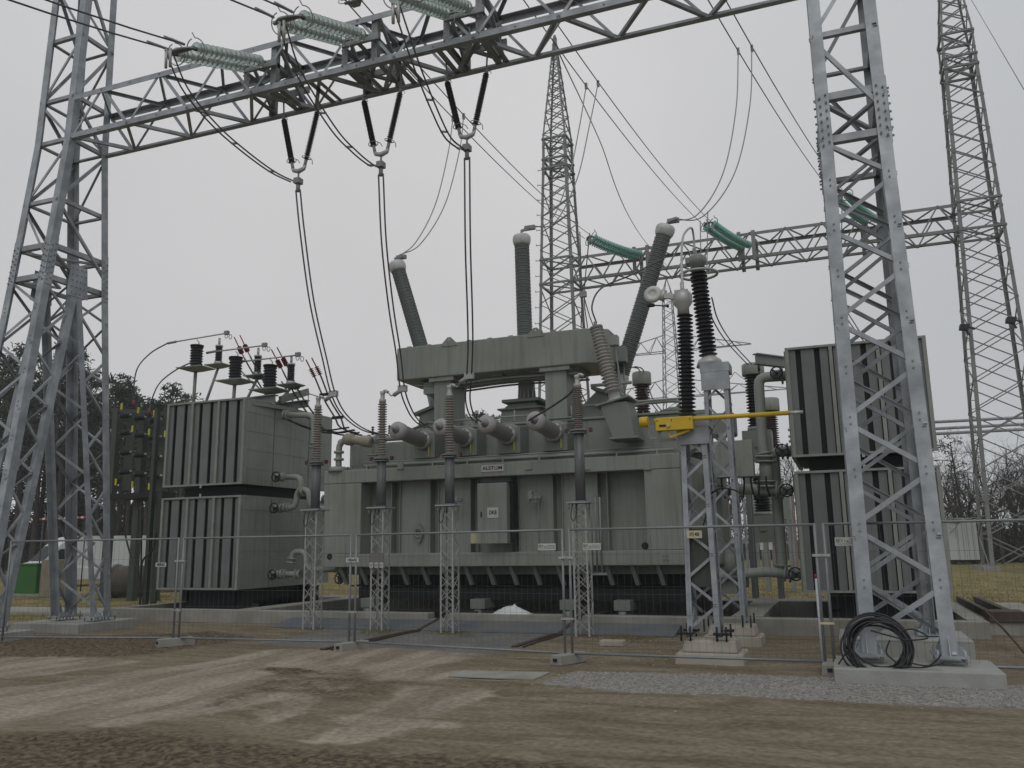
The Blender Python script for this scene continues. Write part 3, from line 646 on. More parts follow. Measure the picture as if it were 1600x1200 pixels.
# four medium voltage bushings
mvt=[]
for x in (-10.35,-9.12,-7.9,-6.63):
    a=V(x,20.25,4.58);t=V(x,18.55,4.72);d=nrm(t-a)
    mb=MB();mb.hexa([(x-.33,20.3,4.12),(x+.33,20.3,4.12),(x+.33,UY,4.12),(x-.33,UY,4.12),(x-.33,20.3,4.8),(x+.33,20.3,4.8),(x+.33,UY,4.9),(x-.33,UY,4.9)]);mb.lathe([(.34,-.12),(.34,.0),(.27,.03),(.25,.18)],a+V(0,.15,0),d,20)
    tb=mb.build('bushing_mount',PAINTD,tr,bevel=.01)
    mb=MB();mb.lathe([(.2,.12),(.2,1.25),(.225,1.26),(.225,1.45),(.12,1.5)],a,d,20);mv=mb.build('plug_in_bushing',LILAC,tr)
    mb=MB();mb.lathe([(.245,0),(.245,.12),(.21,.13)],a,d,20)
    for k in range(10):
        u_,w_=perp(d);e=u_*math.cos(k*.628)+w_*math.sin(k*.628);mb.cyl(a+e*.225,a+e*.225+d*.2,.014,6)
    mb.build('clamping_ring',ALU,mv)
    mb=MB();mb.lathe([(.10,1.49),(.085,1.56),(.05,1.58),(.04,1.72)],a,d,12);mb.build('bushing_tip',STEELD,mv)
    mb=MB();mb.box(x+.17,x+.2,20.22,20.24,4.18,4.42);mb.build('marker',YELD,mv)
    mvt.append(t)
# earth cable terminations left
p=AY(565,668,20.3)
mb=MB();mb.lathe([(.13,0),(.16,.05),(.16,.3),(.12,.34),(.12,.6),(.17,.62),(.17,.8),(.1,.9)],(p[0]+.45,20.1,4.62),(-1,0,.16),16);mb.build('cable_termination',mat('beige casting',(.30,.27,.21),.5),tr)
mb=MB();
for k in (0,.35): mb.ins((p[0]+.3+k*1.5,20.4,4.85),(p[0]+.3+k*1.5,20.4,5.1),.02,.05,4,10)
mb.build('pin_insulator',BROWN,tr)
# pipe elbow with valve on left
mb=MB();z=AY(560,688,20.2)[2];xl=AY(530,690,20.2)[0];xr=AY(600,688,20.2)[0]
mb.tube(spline([(xl,20.2,3.98),(xl,20.2,z-.22),(xl+.06,20.2,z-.06),(xl+.24,20.2,z),(xr+.6,20.2,z)],6),.085,12)
for zz in (z-.3,z-.5): mb.cyl((xl,20.2,zz-.03),(xl,20.2,zz+.03),.14,14)
for xx in (xl+.95,xl+1.2): mb.cyl((xx-.03,20.2,z),(xx+.03,20.2,z),.14,14)
mb.cyl((xl+1.08,20.2,z),(xl+1.08,20.2,z-.42),.04,10);mb.cyl((xl+1.08,20.2,z-.42),(xl+1.08,20.2,z-.45),.16,14)
mb.lathe([(.3,0),(.24,.12),(.2,.14)],(xl,20.2,3.86),(0,0,1),8)
mb.build('oil_pipe',PIPE,tr)
# cabinet DK8
a=AY(748,756,TY-.2);b_=AY(795,849,TY-.2)
mb=MB();mb.box(a[0],b_[0],TY-.3,TY+.2,b_[2],a[2]);cb=mb.build('control_cubicle',PAINT,tr,bevel=.01)
mb=MB();mb.box(b_[0]+.01,b_[0]+.09,TY-.1,TY+.2,b_[2]+.02,a[2]-.02);mb.box(a[0]-.05,b_[0]+.05,TY-.2,TY+.25,a[2]+.003,a[2]+.03);mb.build('hinge_side',BLACK,cb)
sx=AY(770,801,TY-.31);mb=MB();mb.box(sx[0]-.15,sx[0]+.15,TY-.312,TY-.303,sx[2]-.13,sx[2]+.13);sg=mb.build('name_plate',SIGNW,cb)
text('DK8',sx[0],TY-.314,sx[2],.14,INK,cb,w=.2)
mb=MB();h=AY(752,803,TY-.3);mb.box(h[0]-.012,h[0]+.012,TY-.325,TY-.303,h[2]-.08,h[2]+.05);mb.build('handle',BLACK,cb)
mb=MB();q=AY(741,841,TY-.02);mb.box(q[0]-.1,q[0]+.1,TY-.03,TY-.003,q[2]-.13,q[2]+.13);mb.build('rating_plate',SIGNY,tr)
# maker plate
c=AY(769.5,731.5,TY-.02);mb=MB();mb.box(c[0]-.31,c[0]+.31,TY-.03,TY-.013,c[2]-.088,c[2]+.088);mp_=mb.build('maker_plate',SIGNW,tr)
text('ALST',c[0]-.115,TY-.032,c[2],.125,INK,mp_,w=.32);text('M',c[0]+.215,TY-.032,c[2],.125,INK,mp_,w=.1)
mb=MB();mb.tube([(c[0]+.098+.043*math.cos(t),TY-.033,c[2]+.043*math.sin(t)) for t in np.linspace(.25,2*PI-.1,20)+PI/2],.0085,5);mb.build('logo_ring',REDI,mp_)
# small fittings: valve with dial and earthing rod
q=AY(838,778,TY);mb=MB();mb.tube([(q[0]+.1*math.cos(t),TY-.05,q[2]+.1*math.sin(t)) for t in np.linspace(0,2*PI,17)[:-1]],.014,6,True);mb.bar((q[0]-.1,TY-.05,q[2]),(q[0]+.1,TY-.05,q[2]),.015);mb.bar((q[0],TY-.05,q[2]-.1),(q[0],TY-.05,q[2]+.1),.015);mb.cyl((q[0],TY-.05,q[2]),(q[0],TY+.3,q[2]),.05,10);mb.cyl((q[0]-.2,TY+.1,q[2]),(q[0]+.1,TY+.1,q[2]),.06,10);mb.box(q[0]-.22,q[0]-.12,TY,TY+.12,q[2]-.02,q[2]+.18)
mb.tube([(q[0]+.06,TY-.03,q[2]-.05),(q[0]+.07,TY-.03,1.6)],.008,4);mb.build('sampling_valve',STEELD,tr)
q=AY(708,782,TY);mb=MB();mb.cyl((q[0],TY,q[2]),(q[0]+.25,TY,q[2]),.05,10);mb.cyl((q[0]+.12,TY-.05,q[2]-.08),(q[0]+.12,TY-.05,q[2]+.1),.03,8);mb.tube([(q[0]+.2+.07*math.cos(t),TY-.06,q[2]+.07*math.sin(t)) for t in np.linspace(0,2*PI,13)[:-1]],.012,6,True);mb.build('drain_valve',STEELD,tr)
# underside: braces and bogies
mb=MB();mb.box(TX0+.9,-3.1,TY+.45,TY+.9,.42,.72);mb.box(TX0+.9,-3.1,22.0,22.4,.42,.72);mb.box(TX0+.6,-3.0,TY+.5,22.6,.74,.78);mb.box(TX0+.6,-3.0,TY+1.05,TY+1.095,.78,1.04);mb.build('underframe_shade',BLACK,tr)  # underframe beams, plus thin black sheets painting in the shade below the tank
for x in np.arange(RL-.6,RR+.9,.62):
    mb=MB();mb.hexa([(x-.05,TY+.32,.8),(x+.05,TY+.32,.8),(x+.05,TY+.44,.8),(x-.05,TY+.44,.8),(x-.13,TY+.1,1.27),(x-.03,TY+.1,1.27),(x-.03,TY+.3,1.27),(x-.13,TY+.3,1.27)]);mb.build('bottom_brace',PAINTD,tr)
for x in (-11.9,-8.72,-6.35,-5.0):
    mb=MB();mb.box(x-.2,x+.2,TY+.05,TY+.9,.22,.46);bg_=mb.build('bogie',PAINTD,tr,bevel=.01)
    for y in (TY+.2,TY+.7):
        mb=MB();mb.cyl((x-.09,y,.05),(x+.09,y,.05),.2,20);mb.build('wheel',PAINTD,bg_)
# right hand control box and drives
a=AY(1115,690,19.2);b_=AY(1178,744,19.2);mb=MB();mb.box(a[0],b_[0],19.2,19.6,b_[2],a[2]);mb.box(a[0]+.1,a[0]+.25,19.3,19.5,a[2],a[2]+.2)
mb.box(a[0]-.6,a[0]+.1,19.55,19.75,a[2]-.12,a[2]-.02);mb.box(a[0]-.4,a[0]+.1,19.6,20.4,b_[2]+.1,b_[2]+.2)
bx_=mb.build('terminal_box',PAINT,tr,bevel=.01)
mb=MB()
for k in range(7): x=a[0]+.1+k*.16;mb.tube(spline([(x,19.4,b_[2]),(x,19.4,b_[2]-.2),(x+.05*(-1)**k,19.5,b_[2]-.45-.05*(k%3))],4),.022,6)
mb.build('cable_gland',BLACK,bx_)
# tap changer dome and oil pipe on top right
p=AY(1056,648,21.6);mb=MB();mb.lathe([(.3,-.3),(.3,.12),(.42,.14),(.42,.2),(.2,.28)],(p[0],21.6,p[2]-.1),(0,0,1),24);mb.tube(spline([(-4.9,21.4,5.3),(-4.2,21.4,5.35),(-3.6,21.4,5.3),(p[0]-.3,21.5,p[2]-.1)],5),.04,8);mb.box(-3.9,-2.9,21.2,22,4.95,5.05);mb.build('tap_changer_head',PAINTD,tr)
mb=MB();mb.box(-3.3,-2.2,20.6,21.2,4.3,4.85);mb.build('fan_duct',PAINTD,tr,bevel=.05)
# bund of round blanks at lower right end
mb=MB();mb.cyl((-2.6,20.7,1.3),(-2.35,20.7,1.3),.35,20);mb.cyl((-2.35,20.9,.95),(-2.15,20.9,.95),.22,16);mb.build('end_flange',PAINTD,tr)
# ------------------------------------------------------------------ radiator banks
def radiator(x0,x1,y0,y1,side,label):
    R=E('radiator_bank',((x0+x1)/2,y0,0),label,'radiator')
    for (z0,z1) in ((.7,3.27),(3.58,6.03)):
        W=x1-x0;fw_=.075;cols=[x0,x0+W/3,x0+2*W/3,x1]
        mb=MB();mb.box(x0,x1,y0,y0+.1,z1-.05,z1);mb.box(x0,x1,y0,y0+.1,z0,z0+.05)
        for c in cols:
            cc=min(max(c-fw_/2,x0+.001),x1-fw_-.001);mb.box(cc,cc+fw_,y0+.004,y0+.12,z0+.05,z1-.05)
        mb.box(x0-.001,x1+.001,y0+.12,y1,z1-.045,z1+.004)
        fr_=mb.build('radiator_frame',RADFR,R)
        for i in range(3):
            a=cols[i]+fw_/2+.02;b_=cols[i+1]-fw_/2-.02;w_=b_-a
            for f0,f1 in ((0,.19),(.33,.66),(.80,1.)):
                mb=MB();mb.box(a+w_*f0,a+w_*f1,y0+.06,y0+.1,z0+.055,z1-.055)
                mb.build('radiator_fin_block',RADF,fr_)
        mb=MB();mb.box(x0+.08,x1-.08,y0+.15,y1-.02,z0+.04,z1-.06);mb.build('fin_gap_shade',BLACK,R)  # black box behind the fin panels, standing in for shade in the gaps
        s0,s1=(x1-.06,x1) if side>0 else (x0,x0+.06)
        mb=MB();mb.box(s0+.001,s1-.002,y0+.12,y0+1.36,z0+.005,z1-.05);mb.box(s0+.001,s1-.002,y0+1.40,y1-1.3,z0+.005,z1-.05);mb.box(s0+.001,s1-.002,y1-1.26,y1,z0+.005,z1-.05)
        mb.box(s0-.03,s0,y0+.12,y1,z0+.005,z1-.05)
        mb.build('side_panel',PAINT,R)
        mb=MB()
        for z in np.linspace(z0+.45,z1-.4,4): mb.box((s1-.0015 if side>0 else s0-.004),(s1+.004 if side>0 else s0+.0015),y0+.14,y1-.02,z-.008,z+.008)
        mb.build('side_seam',PAINTD,R)
        mb=MB();c=(x0+x1)/2;mb.box(c-.03,c+.03,y0-.02,y0-.002,(z0 if z0>2 else z1)-.07 if z0>2 else z1-.02,(z0 if z0>2 else z1)+.03 if z0>2 else z1+.08);mb.build('clip',ALU,R)
    mb=MB();mb.box(x0+.3,x1-.3,y0+.6,y1-.2,3.28,3.57);mb.build('middle_frame',BLACK,R)
    mb=MB();mb.box(x0+.7,x1-.1,y0+.5,y0+.8,.1,.65);mb.box(x0+.5,x1+.05,y1-1.,y1-.6,.1,.65)
    for x in (x0+.5,x1-.6): mb.box(x,x+.25,y0+.4,y1-.4,.35,.69)
    mb.build('bogie_frame',BLACK,R)
    for x in (x0+.9,x1-.5):
        for y in (y0+.6,y1-.7): mb=MB();mb.cyl((x-.06,y,-.05),(x+.06,y,-.05),.2,16);mb.box(x-.05,x+.05,y-.06,y+.06,-.9,.1);mb.build('wheel',BLACK,R)
    return R
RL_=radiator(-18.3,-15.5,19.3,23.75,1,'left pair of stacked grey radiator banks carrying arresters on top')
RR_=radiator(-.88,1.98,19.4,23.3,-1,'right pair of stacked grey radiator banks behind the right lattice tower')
# ------------------------------------------------------------------ pipes & valves
def wheel(x,y,z,r=.15,ax='y'):
    mb=MB()
    ring=[(x+r*math.cos(t),y,z+r*math.sin(t)) if ax=='y' else (x,y+r*math.cos(t),z+r*math.sin(t)) for t in np.linspace(0,2*PI,21)[:-1]]
    mb.tube(ring,.017,6,True)
    for k in range(3):
        t=.5+k*2*PI/3;mb.bar((x,y+.04,z),ring[int(t/(2*PI)*20)%20],.022)
    mb.cyl((x,y-.02,z),(x,y+.2,z),.03,8);return mb
def pipes(name,label,runs,valves,r=.085):
    P=E(name,runs[0][0],label,'pipework')
    for k,rn in enumerate(runs):
        mb=MB();rr=rn[-1] if isinstance(rn[-1],float) else r;pp=rn[:-1] if isinstance(rn[-1],float) else rn
        q=[np.array(pp[0],float)]
        for i in range(1,len(pp)-1):
            a,b_,c=[np.array(v,float) for v in pp[i-1:i+2]];d1=nrm(a-b_);d2=nrm(c-b_);R=min(.2,np.linalg.norm(a-b_)/2.1,np.linalg.norm(c-b_)/2.1)
            for t in (0,.25,.5,.75,1): q.append((1-t)**2*(b_+d1*R)+2*t*(1-t)*b_+t*t*(b_+d2*R))
        q.append(np.array(pp[-1],float));mb.tube(q,rr,14);
        for e,f in ((0,1),(-1,-2)):
            a=np.array(pp[e],float);d=nrm(np.array(pp[f],float)-a);mb.cyl(a,a+d*.05,rr*1.6,14);mb.cyl(a+d*.12,a+d*.16,rr*1.6,14)
        mb.build('pipe',PIPE,P)
    for v in valves:
        mb=MB();x,y,z=v[:3];mb.lathe([(.06,-.12),(.13,-.1),(.13,-.07),(.1,-.05),(.1,.05),(.13,.07),(.13,.1),(.06,.12)],(x,y+.2,z),(1,0,0),14);vb=mb.build('valve',STEELD,P)
        wheel(x,y,z,v[3] if len(v)>3 else .15).build('handwheel',BLACK,vb)
    return P
YP=20.3
def q_(x,y,Y=YP): return tuple(AY(x,y,Y))
a1=AX(430,745,-15.2);L1=lambda x,y,Y=20.7: tuple(AY(x,y,Y))
pipes('oil_pipework','oil pipes with black handwheels between left radiators and transformer',[
 [L1(440,745),L1(470,745),L1(470,768),L1(475,768)],[L1(445,793),L1(462,793),L1(465,765),L1(482,765),L1(485,792),L1(500,795,21),(-13.1,21.2,L1(500,795,21)[2])],
 [L1(444,648),L1(490,649),L1(491,690),L1(491,700)],
 [L1(455,880),L1(458,862),L1(478,862),L1(480,890),(-13.2,21.2,L1(480,890)[2])],[L1(440,897),L1(470,897)],[L1(505,780,22),L1(520,782,22)]],
 [(*L1(431,745,20.4),.14),(*L1(428,794,20.4),.14),(*L1(425,898,20.4),.13),(*L1(530,904,20.4),.14)])
pipes('oil_pipework','oil pipes with black handwheels between transformer and right radiators',[
 [q_(1232,587),q_(1185,590),q_(1192,700),q_(1196,718),.12],[q_(1196,712),q_(1198,762),.15],[q_(1224,766),q_(1150,764),q_(1110,768),.13],
 [q_(1232,705,20.8),q_(1209,706,20.8),q_(1222,880,20.8),q_(1222,893,20.8),.12],[q_(1232,705,21.2),q_(1245,706,21.2)],
 [q_(1237,898,20.6),q_(1200,893,20.6),q_(1120,900,20.6),q_(1100,905,20.6),.11]],
 [(*q_(1213,582,19.9),.13),(*q_(1222,704,20.3),.14),(*q_(1229,766,19.9),.14),(*q_(1243,897,20.1),.14)])
# ------------------------------------------------------------------ post insulators on lattice stands
def post(x,y,z0,lat,tubeh,ttop,label):
    P=E('post_insulator',(x,y,z0),label,'post insulator',GP)
    mb=MB();hw=.155
    cs=[(-1,-1),(1,-1),(1,1),(-1,1)]
    for a,b_ in cs: mb.ang((x+a*hw,y+b_*hw,z0),(x+a*hw,y+b_*hw,lat),.036,.006,(-a,0,0),(0,-b_,0))
    n=9;zs=np.linspace(z0+.08,lat-.05,n+1)
    for k in range(4):
        a=cs[k];b_=cs[(k+1)%4];zig(mb,[(x+a[0]*hw,y+a[1]*hw,z) for z in zs],[(x+b_[0]*hw,y+b_[1]*hw,z) for z in zs],n,.011,bar=True,start=k%2,double=(k%2==0))
    mb.build('lattice_stand',PALEST,P)
    mb=MB();mb.box(x-.24,x+.24,y-.24,y+.24,lat,lat+.03);mb.cyl((x-.2,y-.18,lat-.12),(x-.2,y-.18,lat),.014,6);mb.cyl((x+.19,y-.18,lat-.12),(x+.19,y-.18,lat),.014,6);mb.build('base_plate',STEEL,P)
    mb=MB();mb.tube(spline([(x-.12,y-.2,lat),(x-.15,y-.22,lat-.25),(x-.10,y-.22,lat-.36),(x-.05,y-.22,lat-.25),(x-.02,y-.2,lat)],5),.008,5);mb.build('earthing_strap',BLACK,P)
    mb=MB();mb.cyl((x,y,lat+.03),(x,y,lat+tubeh),.105,18);mb.lathe([(.13,0),(.13,.03)],(x,y,lat+.03),(0,0,1),18);mb.build('support_tube',mat('dark tube',(.12,.12,.125),.5,.2,.25,3,stretch=(6,6,.6)),P)
    mb=MB();zz=lat+tubeh;mb.lathe([(.17,0),(.17,.025)],(x,y,zz),(0,0,1),8);mb.lathe([(.2,.05),(.2,.075)],(x,y,zz),(0,0,1),8);mb.box(x-.27,x+.27,y-.02,y+.02,zz+.02,zz+.06)
    mb.build('mounting_ring',STEELD,P)
    mb=MB()
    for a in (-.26,0,.26): mb.box(x+a-.03,x+a+.03,y-.05,y+.03,zz+.03,zz+.11)
    mb.build('base_insulator',mat('red brown insulator',(.10,.03,.03),.4),P)
    mb=MB();mb.ins((x,y,zz+.08),(x,y,ttop),.062,.112,22,14,1.,.97);mb.build('insulator_sheds',MAUVE,P)
    mb=MB();mb.lathe([(.08,0),(.08,.08),(.05,.1),(.05,.2),(.06,.22),(.06,.27)],(x,y,ttop),(0,0,1),14);mb.tube(spline([(x,y,ttop+.24),(x+.06,y,ttop+.28),(x+.14,y,ttop+.24)],4),.035,8);mb.build('terminal',ALU,P)
    return P
GP='post insulators on pale lattice stands in front of the transformer'
LP=['first post insulator from the left, in front of the radiator pipes','second post insulator from the left, its stand carrying three small phase tags','third post insulator from the left, standing left of the DK8 cabinet']
px_=(-11.3,-9.57,-7.88)
P0=post(px_[0],16.7,0,2.63,1.05,5.02,LP[0])
for i in (1,2): dup(P0,(px_[i],16.7,0),LP[i])
post(-4.93,16.7,0,2.6,1.43,5.0,'rightmost post insulator with long grey tube between the cabinet and the disconnector')
# rods behind 4th post
mb=MB();
for k in range(3):
    p=AY(925+k*7,850,17.3);mb.cyl((p[0],17.3,1.2),(p[0],17.3,2.75),.022,8)
mb.box(AY(922,800,17.3)[0],AY(945,800,17.3)[0],17.28,17.32,1.15,1.2);tag(mb.build('earthing_rods',STEELD),'bundle of three thin dark rods standing behind the rightmost post insulator','rods')
# ------------------------------------------------------------------ single pole disconnector
def latcol(mb,x,y,z0,z1,hb,ht,n,leg=.08,br=.045):
    cs=[(-1,-1),(1,-1),(1,1),(-1,1)];H_=lambda z:hb+(ht-hb)*(z-z0)/(z1-z0)
    for a,b_ in cs: mb.ang((x+a*hb,y+b_*hb,z0),(x+a*ht,y+b_*ht,z1),leg,.008,(-a,0,0),(0,-b_,0))
    zs=np.linspace(z0+.1,z1-.1,n+1)
    for k in range(4):
        a=cs[k];b_=cs[(k+1)%4];nv=(0,1,0) if k==0 else (-1,0,0) if k==1 else (0,-1,0) if k==2 else (1,0,0)
        zig(mb,[(x+a[0]*H_(z),y+a[1]*H_(z),z) for z in zs],[(x+b_[0]*H_(z),y+b_[1]*H_(z),z) for z in zs],n,br,.006,k%2,nv)
def padst(x,y,label):
    mb=MB();mb.frus((x-.52,x+.52,y-.42,y+.42),(x-.5,x+.5,y-.4,y+.4),-.1,.14);mb.frus((x-.42,x+.42,y-.32,y+.32),(x-.38,x+.38,y-.28,y+.28),.14,.32);return tag(mb.build('concrete_foundation',CONCP,bevel=.03),label,'foundation')
NX,NY,FX,FY=-2.02,13.75,-1.98,16.2
padst(NX,NY,'stepped pinkish concrete base of the nearer disconnector column');padst(FX,FY,'stepped pinkish concrete base of the farther disconnector column')
DN=E('disconnector_column',(NX,NY,.32),'nearer lattice column with black insulator and yellow counterweight arm','disconnector')
mb=MB();latcol(mb,NX-.08,NY,.36,3.6,.25,.2,8);mb.box(NX-.34,NX+.18,NY-.24,NY+.24,3.6,3.7);mb.box(NX-.33,NX+.17,NY-.235,NY-.22,3.32,3.6);mb.build('lattice_column',STEEL,DN)
bm=MB()
for a in (-1,1):
    for b_ in (-1,1):
        for c in (-.07,.07): bm.cyl((NX-.08+a*.27+c,NY+b_*.27,.3),(NX-.08+a*.27+c,NY+b_*.27,.52),.016,6)
        bm.box(NX-.08+a*.27-.12,NX-.08+a*.27+.12,NY+b_*.27-.08,NY+b_*.27+.08,.4,.43)
bm.build('anchor_bolts',BLACK,DN)
it=AY(1066,489,NY);ib=AY(1074,648,NY)
mb=MB();mb.ins((ib[0],NY,3.8),(it[0]+.04,NY,it[2]-.02),.085,.148,27,18,.85,.92);mb.build('insulator',INS,DN)
mb=MB();z=it[2];mb.lathe([(.1,-.03),(.1,.08),(.16,.16),(.16,.3),(.12,.36)],(it[0]+.02,NY,z),(0,0,1),8);mb.box(it[0]-.1,it[0]+.12,NY-.1,NY+.1,z+.14,z+.38)
tb=AY(1066,452,NY);mb.cyl((tb[0],NY,tb[2]-.1),(tb[0],NY,tb[2]+.12),.035,10)
arm=AY(1035,462,NY);mb.bar((it[0]-.05,NY,z+.28),(arm[0],NY,arm[2]),.07,.09);mb.cyl((arm[0]-.02,NY,arm[2]-.08),(arm[0]+.04,NY,arm[2]+.09),.05,10);mb.build('contact_head',ALU,DN)
cc=AY(1020,460,NY);mb=MB();mb.lathe([(.05,-.07),(.13,-.05),(.155,0),(.13,.05),(.07,.05),(.05,.02)],(cc[0],NY,cc[2]),(0,-1,.1),24);mb.build('corona_shield',ALUW,DN)
mb=MB();e=AY(1018,477,NY);e2=AY(1043,478,NY);mb.cyl(e,e2,.012,6);mb.lathe([(0,-.09),(.03,-.06),(.035,0),(.03,.05)],e,(1,0,.0),10);mb.lathe([(0,-.03),(.026,-.015),(.026,.015),(0,.03)],e2,(1,0,0),10);mb.build('arcing_horn',BLACK,DN)
# yellow arm
YY=NY-.36;pa=AY(1022,658,YY);pb=AY(1250,644,YY);pc=AY(1000,660,YY)
mb=MB();mb.tube([pa,lerp(pa,pb,.93)],.035,12);ya=mb.build('operating_tube',YEL,DN)
mb=MB();mb.tube([lerp(pa,pb,.925),lerp(pa,pb,1.02)],.027,12);mb.build('bare_tube_end',ALU,ya)
mb=MB();mb.cyl(pc,AY(1013,659,YY),.085,18);mb.build('counterweight',YEL,ya)
b0=AY(1025,656,YY);b1=AY(1083,652,YY);mb=MB();zz0=AY(1050,673,YY)[2];mb.box(b0[0],b1[0],YY-.07,YY+.07,zz0,b0[2]+.02);hs=mb.build('drive_housing',YEL,DN,bevel=.012)
mb=MB();s=AY(1038,666,YY);mb.box(s[0]-.07,s[0]+.04,YY-.075,YY-.068,s[2]-.018,s[2]+.018);mb.build('slot',BLACK,hs)
mb=MB();mb.cyl((s[0]+.08,YY-.1,s[2]),(s[0]+.08,YY-.06,s[2]),.028,12);mb.build('pivot_bolt',ALU,hs)
mb=MB();
for u_,v_ in ((.03,-.03),(.26,-.03),(.55,-.03)): mb.cyl((b0[0]+u_,YY-.08,b0[2]+v_),(b0[0]+u_,YY-.07,b0[2]+v_),.01,8)
mb.build('housing_bolts',BLACK,hs)
mb=MB();a=AY(1045,674,YY);c=AY(1047,683,YY);d=AY(1078,672,YY);mb.bar(a,c,.035,.02);mb.bar(c,d,.03,.035);mb.build('stay',YEL,DN)
mb=MB();
for k in (0,.05,.1): mb.tube(spline([AY(1013+k*60,665,YY),AY(1015+k*60,684,YY),AY(1024+k*30,684,YY),AY(1030+k*40,674,YY)],5),.008,6)
h=AY(1049,690,NY);mb.box(h[0]-.12,h[0]+.12,NY-.26,NY-.22,h[2]-.02,h[2]+.02);mb.build('control_cable',STEELD,DN)
mb=MB();mb.tube(spline([(NX+.1,NY+.1,2.55),(NX+.3,NY,2.62),(NX+.55,NY,2.55),(NX+.6,NY,2.4)],6),.014,6);mb.tube([(NX+.12,NY+.1,2.5),(NX-.12,NY+.2,1.9),(NX-.14,NY+.2,.4)],.012,5);mb.build('control_cable',BLACK,DN)
mb=MB();s=AY(1085.5,835,NY-.25);mb.box(s[0]-.115,s[0]+.115,NY-.29,NY-.28,s[2]-.058,s[2]+.058);sp=mb.build('name_plate',SIGNY,DN)
text('STE 40B',s[0],NY-.292,s[2],.075,INK,DN,w=.15)
mb=MB();mb.box(NX-.3,NX+.1,NY-.16,NY-.12,1.1,2.0);mb.build('drive_box',DGREEN,DN)
# farther column
DF=E('disconnector_column',(FX,FY,.32),'farther taller lattice column with black insulator and grading ring','disconnector')
mb=MB();latcol(mb,FX-.03,FY,.36,4.95,.28,.22,9);mb.box(FX-.3,FX+.24,FY-.26,FY+.26,4.95,5.12);mb.box(FX-.29,FX+.23,FY-.255,FY-.24,4.6,4.95);mb.build('lattice_column',STEEL,DF)
it=AY(1090,418,FY);mb=MB();mb.ins((FX-.16,FY,5.3),(it[0],FY,it[2]),.105,.178,23,18,.9,.95);mb.build('insulator',INS,DF)
mb=MB();mb.lathe([(.26,0),(.22,.12),(.12,.2),(.12,.26)],(FX-.14,FY,5.1),(0,0,1),16);mb.build('insulator_base',ALU,DF)
mb=MB();z=it[2];mb.lathe([(.14,-.04),(.14,.05),(.18,.07),(.18,.2),(.12,.25)],(it[0],FY,z),(0,0,1),8);mb.box(it[0]-.22,it[0]+.05,FY-.1,FY+.1,z+.08,z+.2);mb.cyl((it[0]-.02,FY,z+.2),(it[0]-.05,FY,z+.4),.04,10);mb.build('head_fitting',PAINT,DF)
g=AY(1090,429,FY);mb=MB();mb.tube([(it[0]+.01+.36*math.cos(t),FY+.36*math.sin(t),g[2]) for t in np.linspace(0,2*PI,33)[:-1]],.028,8,True);mb.bar((it[0]-.36,FY,g[2]),(it[0]-.12,FY,z),.03);mb.bar((it[0]+.36,FY,g[2]),(it[0]+.12,FY,z),.03);mb.build('grading_ring',ALU,DF)
bm=MB()
for a in (-1,1):
    for b_ in (-1,1):
        for c in (-.07,.07): bm.cyl((FX-.03+a*.3+c,FY+b_*.3,.3),(FX-.03+a*.3+c,FY+b_*.3,.5),.016,6)
bm.build('anchor_bolts',BLACK,DF)
# connecting tube between columns
mb=MB();a=AY(1066,446,NY);cv=[tuple(a),tuple(AY(1065,400,14.6)),tuple(AY(1068,368,15.3)),tuple(AY(1080,356,16.0)),tuple(AY(1084,372,16.2)),tuple(AY(1085,395,16.2))]
mb.tube(spline(cv,8),.022,8);tag(mb.build('jumper_tube',ALU),'pale bent tube looping up between the two disconnector columns','conductor')
# ------------------------------------------------------------------ V strings, yokes and droppers under the beam
def vstring(x):
    G=E('suspension_string',(x,14.28,9.4),None,'insulator string','V shaped black insulator strings under the beam')
    for s in (-1,1):
        t=V(x+s*.44,14.28,11.12);b_=V(x+s*.17,14.28,9.97);d=nrm(t-b_)
        mb=MB();mb.ins(b_+d*.06,t-d*.03,.036,.068,24,12,.85);a=mb.build('black_insulator',INS,G)
        mb=MB();mb.cyl(t-d*.04,t+V(s*.02,0,.42),.018,6);mb.cyl(b_-d*.12,b_+d*.08,.035,8);mb.cyl(t-d*.05,t+d*.05,.04,8);mb.build('end_fitting',STEELD,a)
        for z,k in ((.07,b_),(0,t)):
            if k is b_:
                mb=MB();c=b_+d*.1
                u=V(d[2],0,-d[0])
                mb.tube([c+(u*math.cos(a_)+V(0,1,0)*math.sin(a_))*.10 for a_ in np.linspace(.3,2*PI-.3,14)]+[c+u*.16-d*.05,c+u*.19-d*.14],.009,5);mb.build('arcing_ring',STEELD,a)
            else:
                mb=MB();mb.tube([t+V(0,0,.02),t+V(.08,0,.0),t+V(.1,0,-.06)],.008,5);mb.build('arcing_horn',STEELD,a)
    mb=MB();mb.tube([(x-.17,14.28,9.9),(x-.13,14.28,9.83),(x,14.28,9.79),(x+.13,14.28,9.83),(x+.17,14.28,9.9)],[.03,.045,.055,.045,.03],8);mb.build('yoke',ALU,G)
    mb=MB();mb.cyl((x,14.28,9.62),(x,14.28,9.77),.02,6);mb.box(x-.07,x+.07,14.2,14.36,9.5,9.62);mb.cyl((x,14.28,9.32),(x,14.28,9.52),.045,8);mb.cyl((x-.12,14.28,9.56),(x+.05,14.28,9.56),.03,8);mb.build('clamp',STEELD,G)
    return G
G0=vstring(PH[0]);G0['label']='left black V string hanging from the near beam';
dup(G0,(PH[1],14.28,9.4),'middle black V string hanging from the near beam');dup(G0,(PH[2],14.28,9.4),'right black V string hanging from the near beam')
